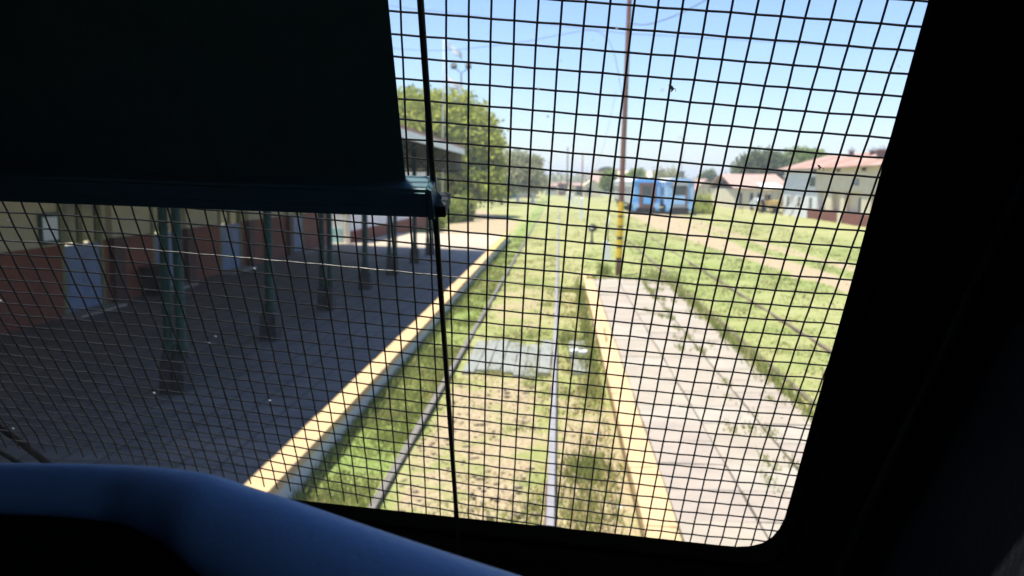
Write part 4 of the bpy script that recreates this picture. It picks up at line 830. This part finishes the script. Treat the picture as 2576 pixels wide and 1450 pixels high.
# ------------------------------------------------------------------ generic gable house
def house(label, x0, x1, Y_, zwall, zridge, depth, wallm, roofm, ridge='x', wins=(), name='house', over=0.25, yaw=0.0):
    t = thing(name, label, 'house', ((x0 + x1) / 2, Y_, 0), yaw); hw = (x1 - x0) / 2
    b_ = MB(); b_.box(-hw, hw, 0, depth, -0.2, zwall)
    if ridge == 'y': b_.prism([(-hw, zwall + 0.002), (hw, zwall + 0.002), (0, zridge - 0.05)], 0.0, depth)
    b_.build('wall', wallm, t)
    b_ = MB()
    if ridge == 'y':
        o = hw + over; zz = zwall - over * (zridge - zwall) / hw
        b_.hexa([(-o, -over, zz), (0, -over, zridge), (0, depth, zridge), (-o, depth, zz)], [(-o, -over, zz + 0.12), (0, -over, zridge + 0.12), (0, depth, zridge + 0.12), (-o, depth, zz + 0.12)])
        b_.hexa([(0.002, -over, zridge), (o, -over, zz), (o, depth, zz), (0.002, depth, zridge)], [(0.002, -over, zridge + 0.12), (o, -over, zz + 0.12), (o, depth, zz + 0.12), (0.002, depth, zridge + 0.12)])
    else:
        d2 = depth / 2
        b_.hexa([(-hw - over, -over, zwall + 0.01), (hw + over, -over, zwall + 0.01), (hw + over, d2, zridge), (-hw - over, d2, zridge)], [(-hw - over, -over, zwall + 0.14), (hw + over, -over, zwall + 0.14), (hw + over, d2, zridge + 0.12), (-hw - over, d2, zridge + 0.12)])
        b_.hexa([(-hw - over, d2 + 0.002, zridge), (hw + over, d2 + 0.002, zridge), (hw + over, depth + over, zwall + 0.01), (-hw - over, depth + over, zwall + 0.01)], [(-hw - over, d2 + 0.002, zridge + 0.12), (hw + over, d2 + 0.002, zridge + 0.12), (hw + over, depth + over, zwall + 0.14), (-hw - over, depth + over, zwall + 0.14)])
    b_.build('roof', roofm, t)
    for (u, z0, z1, ww) in wins:
        xx = -hw + u * 2 * hw; b_ = MB(); b_.box(xx - ww / 2, xx + ww / 2, -0.05, -0.003, z0, z1); wn = b_.build('window', M['glassdark'], t)
        b_ = MB(); b_.box(xx - ww / 2 - 0.08, xx + ww / 2 + 0.08, -0.12, -0.053, z0 - 0.1, z0 - 0.002); b_.build('sill', M['white'], wn)
    return t
def hp(label, px0, px1, Y_, pyw, pyr, depth, wallm, roofm, **k):
    a, b2 = atY(px0, 470, Y_), atY(px1, 470, Y_); zw = atY((px0 + px1) / 2, pyw, Y_).z; zr = atY((px0 + px1) / 2, pyr, Y_ + (depth / 2 if k.get('ridge', 'x') == 'x' else 0)).z
    return house(label, a.x, b2.x, Y_, zw, zr, depth, wallm, roofm, **k)
# lower pink roofed shed beyond the warehouse
hp('long pale shed with a bleached pink roof left of the warehouse', 1850, 1990, 96, 477, 441, 16, M['creamw'], M['pinkroof'], wins=[(0.10, 0.5, 1.9, 0.35), (0.30, 0.5, 1.9, 0.35), (0.42, 0.5, 1.9, 0.35)])
hp('farther low building with a faded pink roof behind the long shed', 1838, 1925, 118, 470, 447, 10, M['whitew'], M['pinkroof'])
hp('house with a steep dark roof between the shed and the coaches', 1812, 1850, 108, 474, 444, 8, M['brick'], M['soffit'], ridge='y')
hp('small white porch house with a dark recess beside the dark roof', 1822, 1858, 104, 487, 478, 5, M['whitew'], M['darksteel'], wins=[(0.3, 0.9, 1.6, 0.7)])
hp('pale gabled house with a pink roof right of the coaches', 1752, 1802, 126, 478, 452, 10, M['creamw'], M['pinkroof'], ridge='y', wins=[(0.75, 0.6, 2.4, 0.6)])
hp('grey roofed brick house peeping from behind the dark warehouse gable', 1925, 2010, 124, 428, 412, 14, M['soffit'], M['pinkroof'])
hp('cream gabled cottage left of the banded pole', 1470, 1512, 150, 468, 453, 10, M['creamw'], M['creamw'], ridge='y', wins=[(0.3, 0.8, 1.8, 0.8)])
hp('long low house with a faded pink roof behind the cream cottage', 1490, 1560, 178, 462, 440, 14, M['whitew'], M['pinkroof'])
hp('pale wide hall filling the skyline behind the left coach', 1548, 1655, 190, 450, 432, 14, M['creamw'], M['creamw'])
hp('low brick house with a flat roof by the far poles', 1404, 1428, 170, 463, 460, 8, M['brick'], M['rust'], wins=[(0.4, 1.0, 2.0, 0.8)])
hp('low white house with a pale roof at the end of the left trees', 1373, 1402, 175, 470, 462, 8, M['whitew'], M['pinkroof'], wins=[(0.3, 0.8, 1.8, 1.0), (0.7, 0.8, 1.8, 1.0)])
hp('small house with a dark doorway between the two brown far poles', 1436, 1470, 160, 468, 462, 8, M['creamw'], M['pinkroof'], wins=[(0.7, 0.2, 2.0, 1.6)])
hp('long brick house under the left tree row', 1285, 1345, 140, 466, 456, 8, M['brick'], M['rustpanel'], wins=[(0.3, 1.0, 2.0, 0.9), (0.75, 1.0, 2.0, 0.9)])
hp('white low store behind the coaches on their right', 1700, 1732, 130, 462, 456, 6, M['whitew'], M['pinkroof'])
# arched shed
p0, p1 = atY(1392, 450, 230), atY(1480, 450, 230)
p0, p1 = atY(1476, 450, 215), atY(1590, 450, 215); hw = (p1.x - p0.x) / 2
sh = thing('arched_shed', 'big pale arched shed on the skyline behind the cream cottage', 'shed', (p0.x + hw, 215, 0)); zt = atY(1530, 425, 215).z; zs = atY(1480, 447, 215).z
arc = [(hw * math.cos(a), zs + (zt - zs) * math.sin(a)) for a in [PI * k / 14 for k in range(15)]]
b_ = MB(); b_.prism([(-hw, -0.2), (hw, -0.2)] + arc, 0, 0.4); b_.build('front_wall', M['creamw'], sh)
b_ = MB(); b_.prism([(q[0] * 1.01, q[1] + 0.15) for q in arc] + [(q[0], q[1] - 0.1) for q in arc][::-1], 0.41, 16); b_.build('roof', M['pinkroof'], sh)
q = atY(1530, 424, 212); q2 = atY(1549, 424, 212); dm = thing('roof_lantern', 'small dark arched lantern on top of the pale arched shed', 'lantern', (q.x - 0.3, 212, 0)); hz = (q2.x - q.x) / 2 + 0.6; zb_ = atY(1530, 440, 212).z
b_ = MB(); b_.box(-hz * 0.3, hz, 0, 3, 0, zb_ + 1.0); b_.build('base', M['creamw'], dm); b_ = MB(); b_.box(-hz * 0.1, hz * 0.9, -0.1, -0.003, zb_, zb_ + 1.0); b_.build('window', M['glassdark'], dm)
b_ = MB(); ar = [(hz * 1.4 * math.cos(a), zb_ + 1.0 + 1.1 * math.sin(a)) for a in [PI * k / 8 for k in range(9)]]; b_.prism(ar, -0.3, 3); b_.build('roof', M['soffit'], dm)
q = atY(1712, 440, 150); b_ = MB(); b_.box(-0.6, 0.6, -0.6, 0.6, 0, atY(1712, 433, 150).z); b_.box(-0.75, 0.75, -0.75, 0.75, atY(1712, 433, 150).z + 0.002, atY(1712, 433, 150).z + 0.15)
quick('water_tower', 'small grey square tower above the right coach', 'tower', b_, M['board'], (q.x, 150, 0))

# white awning beside the warehouse
p0, p1 = atY(1924, 470, 86), atY(1976, 470, 86); z = atY(1950, 477, 86).z
aw = thing('white_awning', 'bright white awning sheet between the shed and the warehouse', 'awning', (p0.x, 86, 0)); W_ = p1.x - p0.x
b_ = MB(); b_.hexa([(0, 0, z), (W_, 0, z), (W_, 3.5, z + 0.55), (0, 3.5, z + 0.55)], [(0, 0, z + 0.06), (W_, 0, z + 0.06), (W_, 3.5, z + 0.61), (0, 3.5, z + 0.61)]); b_.build('sheet', M['white'], aw)
for xx, yy in ((0.05, 0.1), (W_ - 0.05, 0.1), (0.05, 3.4), (W_ - 0.05, 3.4)):
    b_ = MB(); b_.tube([(xx, yy, 0), (xx, yy, z + 0.02 + 0.55 * (yy > 1))], 0.04, 6); b_.build('leg', M['steel'], aw)
# tractor-like yellow machine
p = atY(1950, 533, 84); tm = thing('yellow_tractor', 'faded yellow tractor with an open cab beside the white awning', 'tractor', (p.x, 84, 0), 0.25)
b_ = MB(); b_.box(-0.55, 0.55, -1.3, 0.6, 0.75, 1.35); b_.build('hood', M['machyel'], tm, bevel=0.05); b_ = MB(); b_.box(-0.6, 0.6, 0.62, 1.9, 0.7, 1.25); b_.build('body', M['machyel'], tm, bevel=0.04)
b_ = MB(); b_.box(-0.75, 0.75, 0.5, 2.1, 2.28, 2.38)
for sx_ in (-0.65, 0.65):
    for yy in (0.66, 1.9): b_.tube([(sx_, yy, 1.25), (sx_, yy, 2.3)], 0.04, 6)
b_.build('cab_frame', M['machyel'], tm)
b_ = MB(); b_.box(-0.3, 0.3, 1.2, 1.7, 1.252, 1.4); b_.box(-0.3, 0.3, 1.62, 1.72, 1.4, 1.9); b_.build('seat', M['rubber'], tm)
b_ = MB(); b_.tube([(0.2, -0.7, 1.3), (0.2, -0.7, 2.0)], 0.05, 8); b_.build('exhaust', M['darksteel'], tm)
for sx_ in (-0.8, 0.8):
    for yy, r in ((-0.95, 0.42), (1.45, 0.68)):
        b_ = MB(); b_.tube([(sx_ - 0.14, yy, r), (sx_ + 0.14, yy, r)], r, 18); wl = b_.build('wheel', M['rubber'], tm, bevel=0.04); b_ = MB(); b_.tube([(sx_ - 0.15, yy, r), (sx_ + 0.15, yy, r)], r * 0.5, 12); b_.build('rim', M['machyel'], wl)
# parked pale car
p = atY(1918, 525, 90); pc = thing('parked_car', 'pale bluish white car parked facing the field under the awning', 'car', (p.x, 90, 0), 0.1)
sec = [(-2.0, 0.35), (-2.05, 0.75), (-1.2, 0.92), (-0.75, 1.38), (0.9, 1.42), (1.6, 0.98), (2.0, 0.9), (2.0, 0.35)]
b_ = MB(); b_.prism(sec, -0.82, 0.82, 'x'); b_.build('body', M['carwhite'], pc, bevel=0.07)
b_ = MB(); b_.hexa([(-0.68, -1.19, 0.99), (0.68, -1.19, 0.99), (0.68, -1.15, 0.99), (-0.68, -1.15, 0.99)], [(-0.6, -0.84, 1.33), (0.6, -0.84, 1.33), (0.6, -0.8, 1.33), (-0.6, -0.8, 1.33)]); b_.build('windscreen', M['glassdark'], pc)
for sx_ in (-0.6, 0.6):
    b_ = MB(); b_.tube([(sx_, -2.09, 0.66), (sx_, -2.03, 0.66)], 0.11, 10); b_.build('headlight', M['white'], pc)
for sx_ in (-0.72, 0.72):
    for yy in (-1.3, 1.3):
        b_ = MB(); b_.tube([(sx_ - 0.13, yy, 0.31), (sx_ + 0.13, yy, 0.31)], 0.31, 14); b_.build('wheel', M['rubber'], pc)
# field fence stakes at right distance
for k, (a, lb) in enumerate(((1868, 'thin wooden stake in the grass in front of the shed, left one'), (1893, 'thin wooden stake in the grass in front of the shed, middle one'), (1912, 'thin wooden stake in the grass in front of the shed, right one'))):
    p = atY(a, 525, 80); b_ = MB(); b_.tube([(0, 0, 0), (0.03, 0, 1.7)], 0.035, 6); quick('wooden_stake', lb, 'stake', b_, M['machyel'], (p.x, 80, 0), 'wooden stakes in the field')

# ------------------------------------------------------------------ air
b_ = MB(); b_.box(-1700, 1700, -200, 2800, -1.6, 24.0)
me = b_.mesh('haze', M['glass']); me.materials.clear(); hz_ = bpy.data.objects.new('haze', me); COL.objects.link(hz_)
hm = bpy.data.materials.new('haze_air'); hm.use_nodes = True; hn = hm.node_tree; hn.nodes.remove(hn.nodes['Principled BSDF'])
pv = hn.nodes.new("ShaderNodeVolumePrincipled"); pv.inputs["Color"].default_value = (0.90, 0.95, 1.0, 1); pv.inputs["Density"].default_value = 0.0010; pv.inputs["Anisotropy"].default_value = 0.2
hn.links.new(pv.outputs[0], hn.nodes['Material Output'].inputs['Volume']); me.materials.append(hm); tag(hz_, 'thin summer haze over the station yard', 'haze', kind='stuff')

# ------------------------------------------------------------------ the cab
S = 0.025                                              # mesh of the grille, metres; cab points are given in grille cells
H_ = Vector((0.99288855, 0.09435884, -0.07258608)); V_ = Vector((-0.0295613, 0.78604467, 0.61746247)); N_ = Vector((0.11531895, -0.61092568, 0.78324412))
P0 = Vector((1.05906874, -11.22465931, 34.14361995))   # cell (0, 0) from the eye, in cells
EYE = Vector((0, 0, CAMZ))
hw_ = cam2world(H_).normalized(); vw_ = cam2world(V_).normalized(); nw_ = cam2world(N_).normalized()
back = (Vector((0, -1, 0)) - hw_ * Vector((0, -1, 0)).dot(hw_)).normalized()
O_ = EYE + cam2world(P0) * S
def C(i, j, d=0.0): return O_ + (hw_ * i + vw_ * j + nw_ * d) * S
def sag(i, j):
    i = max(-30, min(16, i)); j = max(-2, min(33, j)) - 16
    return (0.7234 * i * i - 0.6002 * i * j - 0.3711 * j * j + (-3.0291 * j ** 3 + 1.2422 * i ** 3 + 2.1195 * i * i * j - 3.4748 * i * j * j) / 30) * 1e-3
def slab(mb, pts, d0, d1, mi=0): mb.hexa([C(i, j, d0) for i, j in pts], [C(i, j, d1) for i, j in pts], mi)

cabt = thing('train_cab', 'pitch dark inside of the train cab around the windscreen opening', 'train cab', (0, 0, 1.95))
bpos = Vector((0, 0, 1.95))
def cabpart(name, mb, mat, parent=None, **k):
    mb.v = [tuple(Vector(v) - bpos) for v in mb.v]; return mb.build(name, mat, parent or cabt, **k)
I0, I1, J0, J1 = -64, 21, -22, 62
hole = [(14.3, -14), (14.45, -8), (14.6, -2.8), (14.72, -0.95), (15.02, 3.5), (15.5, 9.9), (15.95, 17.1), (16.55, 26.0), (16.68, 28.2), (16.62, 29.3), (16.4, 30.2), (15.95, 30.95), (15.3, 31.4), (14.5, 31.62), (13.5, 31.68),
        (5.6, 31.75), (-3.1, 31.95), (-14.2, 32.1), (-30, 32.3), (-49, 32.5), (-51.3, 31.8), (-52.4, 30), (-52.6, 26), (-52, 10), (-51.6, -12), (-51, -14.8), (-49, -16), (-20, -16.2), (10, -16), (13, -15.8), (14.1, -15.1)]
hc = (-18, 8)
def outer(p):
    dx, dy = p[0] - hc[0], p[1] - hc[1]; k = min([(I1 - hc[0]) / dx if dx > 0 else 1e9, (I0 - hc[0]) / dx if dx < 0 else 1e9, (J1 - hc[1]) / dy if dy > 0 else 1e9, (J0 - hc[1]) / dy if dy < 0 else 1e9])
    return (hc[0] + dx * k, hc[1] + dy * k)
# insert rays to the four corners
def ang(p): return math.atan2(p[1] - hc[1], p[0] - hc[0])
loop = hole[:]
for cn in [(I1, J0), (I1, J1), (I0, J1), (I0, J0)]:
    a = ang(cn); best = None
    for k in range(len(loop)):
        p, q = loop[k], loop[(k + 1) % len(loop)]; a0, a1 = ang(p), ang(q); d1 = (a - a0 + PI) % (2 * PI) - PI; d2 = (a1 - a + PI) % (2 * PI) - PI
        if d1 > 1e-6 and d2 > 1e-6 and d1 < 1 and d2 < 1:
            ux, uy = math.cos(a), math.sin(a); ex, ey = q[0] - p[0], q[1] - p[1]
            den = ex * uy - ey * ux; t = ((hc[0] - p[0]) * uy - (hc[1] - p[1]) * ux) / den; best = (k + 1, (p[0] + ex * t, p[1] + ey * t)); break
    if best: loop.insert(*best)
nl = len(loop); b_ = MB(); vs = []
def inner_edge(p, d0, d1):
    """where the sight line through cell p on plane d0 passes the nearer plane d1"""
    c = P0 + H_ * p[0] + V_ * p[1] + N_ * d0; k = (P0 + N_ * d1).dot(N_) / c.dot(N_); c = c * k - P0 - N_ * d1
    return (c.dot(H_), c.dot(V_))
for d in (-2.3, -3.4):
    if d == -2.3: vs += [C(hc[0] + (p[0] - hc[0]) * 1.035, hc[1] + (p[1] - hc[1]) * 1.05, d) for p in loop]
    else: vs += [C(*inner_edge(p, -2.3, d), d) for p in loop]
    vs += [C(*outer(p), d) for p in loop]
fs = []
for k in range(nl):
    q = (k + 1) % nl
    fs += [(k, q, nl + q, nl + k), (2 * nl + k, 3 * nl + k, 3 * nl + q, 2 * nl + q), (k, 2 * nl + k, 2 * nl + q, q), (nl + k, nl + q, 3 * nl + q, 3 * nl + k)]
b_.add(vs, fs); cabpart('front_panel', b_, M['cab'])
b_ = MB(); b_.tube([C(hc[0] + (p[0] - hc[0]) * 1.012 + 0.15 * (1 if p[0] > 0 else -1), hc[1] + (p[1] - hc[1]) * 1.014 + 0.1, -3.42) for p in hole + hole[:1]], 0.0055, 6, caps=False); cabpart('gasket', b_, M['rubber'], smooth=True)
# a second trim ridge lower right, barely seen
b_ = MB(); b_.tube([C(19.2, -12, -5.2), C(19.4, 10, -5.2), C(19.5, 28, -5.2), C(19.0, 33.5, -5.2), C(17, 36, -5.2), C(0, 37, -5.2), C(-12, 37.3, -5.2)], 0.009, 8); cabpart('trim_ridge', b_, M['cab'], smooth=True)
DEP = 2.3
def shellplane(name, i0, j0, i1, j1, thick):
    """strip from the front panel edge (i0,j0)-(i1,j1) straight back"""
    a, b2 = C(i0, j0, -2.0), C(i1, j1, -2.0); b_ = MB(); t = thick
    b_.hexa([a, b2, b2 + back * DEP, a + back * DEP], [a + t, b2 + t, b2 + back * DEP + t, a + back * DEP + t]); return cabpart(name, b_, M['cab'])
upv = (vw_ - back * vw_.dot(back)).normalized()        # the cab's own downward direction
shellplane('ceiling', I0 - 2, J0, I1 + 2, J0, -upv * 0.05)
shellplane('floor', I0 - 2, J1, I1 + 2, J1, upv * 0.05)
def W(j, t): return C(I1, j, -2.0) + back * t
for (j0, j1, t0, t1) in ((J0 - 2.5, J1 + 2, 0, 0.72), (J0 - 2.5, -17, 0.721, 1.449), (11, J1 + 2, 0.721, 1.449), (J0 - 2.5, J1 + 2, 1.45, DEP)):   # unseen side window opening, added to let sky light onto the console
    b_ = MB(); q = [W(j0, t0), W(j0, t1), W(j1, t1), W(j1, t0)]; b_.hexa(q, [p + hw_ * 0.05 for p in q]); cabpart('side_wall', b_, M['cab'])
b_ = MB(); q = [W(-17, 0.72), W(-17, 1.45), W(11, 1.45), W(11, 0.72)]; b_.hexa([p + hw_ * 0.02 for p in q], [p + hw_ * 0.024 for p in q]); cabpart('added_side_window', b_, M['glass'])
shellplane('side_wall', I0, J0 - 2.5, I0, J1 + 2, -hw_ * 0.05)
b_ = MB(); cs = [C(I0 - 2, J0 - 2.5, -2.0), C(I1 + 2, J0 - 2.5, -2.0), C(I1 + 2, J1 + 2, -2.0), C(I0 - 2, J1 + 2, -2.0)]
lo = [c + back * (1.75 + (0 if k < 2 else 0)) for k, c in enumerate(cs)]; yb = [p + back * 0.05 for p in lo]
b_.hexa(lo, yb); cabpart('rear_wall', b_, M['cab'])
# windscreen glass sheet
b_ = MB(); slab(b_, [(-53.5, -17), (17.5, -17), (17.5, 33.5), (-53.5, 33.5)], -2.22, -2.06); cabpart('windscreen', b_, M['glass'])

# the wire grille outside the glass: each wire a part
gt = thing('window_grille', 'dark square wire mesh grille stretched outside the windscreen', 'wire grille', (0, 0, 1.95))
AMP = 0.02
def wire(kind, k):
    pts = []; ph = random.uniform(0, 6); pj = random.uniform(0, 6)
    rng_ = range(-19 * 2, 35 * 2 + 1) if kind == 'v' else range(-55 * 2, 19 * 2 + 1)
    for q in rng_:
        t = q / 2
        w1 = 0.014 * math.sin(t * 0.31 + ph) + 0.006 * math.sin(t * 1.3 + pj)
        if kind == 'v':
            i, j = k + w1, t; z = AMP * math.cos(PI * (k + t)) 
        else:
            i, j = t, k + w1; z = -AMP * math.cos(PI * (k + t))
        pts.append(C(i, j, z + sag(i, j)) - bpos)
    b_ = MB(); b_.tube(pts, 0.00127, 6)
    mt = M['wire_glint'] if (kind == 'h' and k == 14) else M['wire']
    return b_.build('wire', mt, gt, smooth=True)
for k in range(-54, 19): wire('v', k)
for k in range(-18, 35): wire('h', k)
# bits of straw and an insect caught in the mesh
for (i, j, s_, a, lb) in [(6.0, 2.35, 0.16, 1.1, 'dark dead insect stuck on the grille against the sky'), (13.2, 5.6, 0.10, 1.2, 'curled dry twig caught on the grille before the warehouse')]:
    b_ = MB(); b_.tube([(-s_ * S, 0, 0), (-s_ * S * 0.3, 0.001, 0.001), (s_ * S * 0.5, 0, 0.002), (s_ * S, 0, -0.001)], [0.0006, s_ * S * 0.5, s_ * S * 0.45, 0.0004], 7); b_.tube([(0, 0, 0), (0.003, -0.002, 0.005), (0.006, -0.002, 0.004)], 0.0003, 4)
    o = quick('insect' if s_ > 0.12 else 'twig', lb, 'insect' if s_ > 0.12 else 'twig', b_, M['rubber'], tuple(C(i, j, -0.1))); o.rotation_euler = (0.3, a, 0)

# roller blind on the left
bl = thing('roller_blind', 'dark roller blind pulled halfway down the left of the windscreen', 'blind', (0, 0, 1.95))
def jt(i): return 5.10 - 0.0605 * (i + 4.8)
def bpart(name, mb, mat, parent=None, **k): mb.v = [tuple(Vector(v) - bpos) for v in mb.v]; return mb.build(name, mat, parent or bl, **k)
b_ = MB(); slab(b_, [(-5.75, -21.5), (-4.83, jt(-4.83) + 0.3), (-63, jt(-63) + 0.3), (-63, -21.5)], -5.06, -5.0); bpart('fabric', b_, M['fabric'])
b_ = MB(); slab(b_, [(-63, jt(-63) + 0.06), (-3.8, jt(-3.8) + 0.06), (-3.8, jt(-3.8) + 1.46), (-63, jt(-63) + 1.46)], -5.75, -4.6); bar = bpart('bottom_bar', b_, M['bar'], bevel=0.0015)
for o1, o2, dd in ((0.20, 0.42, 0.12), (0.95, 1.08, 0.06)):
    b_ = MB(); slab(b_, [(-63, jt(-63) + o1), (-3.86, jt(-3.86) + o1), (-3.86, jt(-3.86) + o2), (-63, jt(-63) + o2)], -5.75 - dd, -5.753); bpart('ridge', b_, M['bar'], bar)
b_ = MB(); slab(b_, [(-3.78, jt(-3.8) + 0.0), (-3.60, jt(-3.6) + 0.1), (-3.50, jt(-3.6) + 1.50), (-3.78, jt(-3.8) + 1.50)], -5.8, -4.5); bpart('end_cap', b_, M['bar'])
b_ = MB(); slab(b_, [(-3.62, jt(-3.6) + 0.95), (-3.05, jt(-3.05) + 0.98), (-3.05, jt(-3.05) + 1.50), (-3.5, jt(-3.5) + 1.52)], -5.6, -4.4); bpart('guide_bracket', b_, M['cab'], bevel=0.001)
b_ = MB(); b_.tube([C(-4.5, -21.5, -4.9), C(-2.87, 32.4, -4.9)], 0.0034, 10); 
gr_ = b_.build('guide_rod', M['rod'], None, smooth=True); tag(gr_, 'straight black guide rod running down the glass past the end of the blind', 'rod')

# wiper arms outside, lower left
def onplane(px, py, d):
    r = Vector(((px - 1288) / FD, (py - 725) / FD, 1.0)); k = (P0 + N_ * d).dot(N_) / r.dot(N_); return EYE + cam2world(r * k) * S
wp = thing('windscreen_wiper', 'dark windscreen wiper linkage lying low at the left outside the glass', 'wiper', (0, 0, 1.95))
for (x0, y0, x1, y1, r, nm) in [(-260, 880, 150, 1190, 0.0065, 'wiper_arm'), (-260, 990, 90, 1190, 0.005, 'link_arm')]:
    b_ = MB(); b_.tube([onplane(x0, y0, 2.5) - bpos, onplane((x0 + x1) / 2, (y0 + y1) / 2 - 4, 2.6) - bpos, onplane(x1, y1, 2.4) - bpos], r, 10); b_.build(nm, M['rubber'], wp, smooth=True)
b_ = MB(); b_.tube([onplane(-270, 800, 2.2) - bpos, onplane(-262, 1080, 2.2) - bpos], 0.006, 6); b_.build('blade', M['rubber'], wp)

# smooth blue console hood, close and out of focus
path = [(-700, 1205, 0.66, 0.020), (-350, 1178, 0.62, 0.019), (-60, 1166, 0.585, 0.018), (160, 1166, 0.56, 0.018), (330, 1171, 0.54, 0.019), (440, 1180, 0.52, 0.022), (540, 1196, 0.505, 0.026), (640, 1228, 0.49, 0.029), (760, 1266, 0.475, 0.031), (1000, 1348, 0.45, 0.034), (1320, 1452, 0.42, 0.036), (1700, 1570, 0.39, 0.037), (2200, 1720, 0.37, 0.037)]
def ray3(px, py, z): return EYE + cam2world(Vector(((px - 1288) / FD, (py - 725) / FD, 1.0)) * z)
sp = [ray3(a, b2, z) for a, b2, z, r in path]
dense, rad = [], []
for k in range(len(sp) - 1):
    p0, p1, p2, p3 = sp[max(k - 1, 0)], sp[k], sp[k + 1], sp[min(k + 2, len(sp) - 1)]
    for q in range(6):
        t = q / 6; dense.append(0.5 * ((2 * p1) + (p2 - p0) * t + (2 * p0 - 5 * p1 + 4 * p2 - p3) * t * t + (3 * p1 - p0 - 3 * p2 + p3) * t ** 3)); rad.append(path[k][3] * (1 - t) + path[k + 1][3] * t)
dense.append(sp[-1]); rad.append(path[-1][3])
vs = []; NA = 26; low = []
for k, p in enumerate(dense):
    T = (dense[min(k + 1, len(dense) - 1)] - dense[max(k - 1, 0)]).normalized(); F_ = (p - EYE).normalized()
    up = T.cross(F_).normalized()
    if up.z < 0: up = -up
    bk = (F_ - T * F_.dot(T)).normalized(); c0 = p - up * rad[k]
    ring = [c0 + (bk * math.cos(a) + up * math.sin(a)) * rad[k] * (1.0 if a < PI * 0.5 else 1.0 + 0.9 * max(0.0, -math.cos(a)) * 0.0) for a in [PI * (-0.3 + 1.72 * q / (NA - 1)) for q in range(NA)]]
    vs += ring; low.append((c0 - up * rad[k] * 0.55 + bk * rad[k] * 0.55, c0 - up * 0.6 + bk * rad[k] * 1.5, up, bk))
w_ = NA
fs = [(k * w_ + a, k * w_ + (a + 1) % w_, (k + 1) * w_ + (a + 1) % w_, (k + 1) * w_ + a) for k in range(len(dense) - 1) for a in range(w_)]
fs += [tuple(range(w_)), tuple(range((len(dense) - 1) * w_, len(dense) * w_))[::-1]]
ct = thing('console', 'smooth blue moulded console hood, blurred, close at the lower left', 'console', tuple(sp[4]))
off_ = Vector(sp[4]); b_ = MB(); b_.add([Vector(v) - off_ for v in vs], fs); b_.build('hood_lip', M['console'], ct, smooth=True)
vs = []
for a0, a1, up, bk in low: vs += [a0 - off_, a1 - off_, a1 + bk * 0.02 - off_, a0 + bk * 0.02 - off_]
fs = [(k * 4 + a, k * 4 + (a + 1) % 4, (k + 1) * 4 + (a + 1) % 4, (k + 1) * 4 + a) for k in range(len(low) - 1) for a in range(4)] + [(0, 1, 2, 3), tuple((len(low) - 1) * 4 + a for a in range(4))]
b_ = MB(); b_.add(vs, fs); b_.build('front_panel', M['cab'], ct)  # near-black panel put in to paint the shade below the blue lip
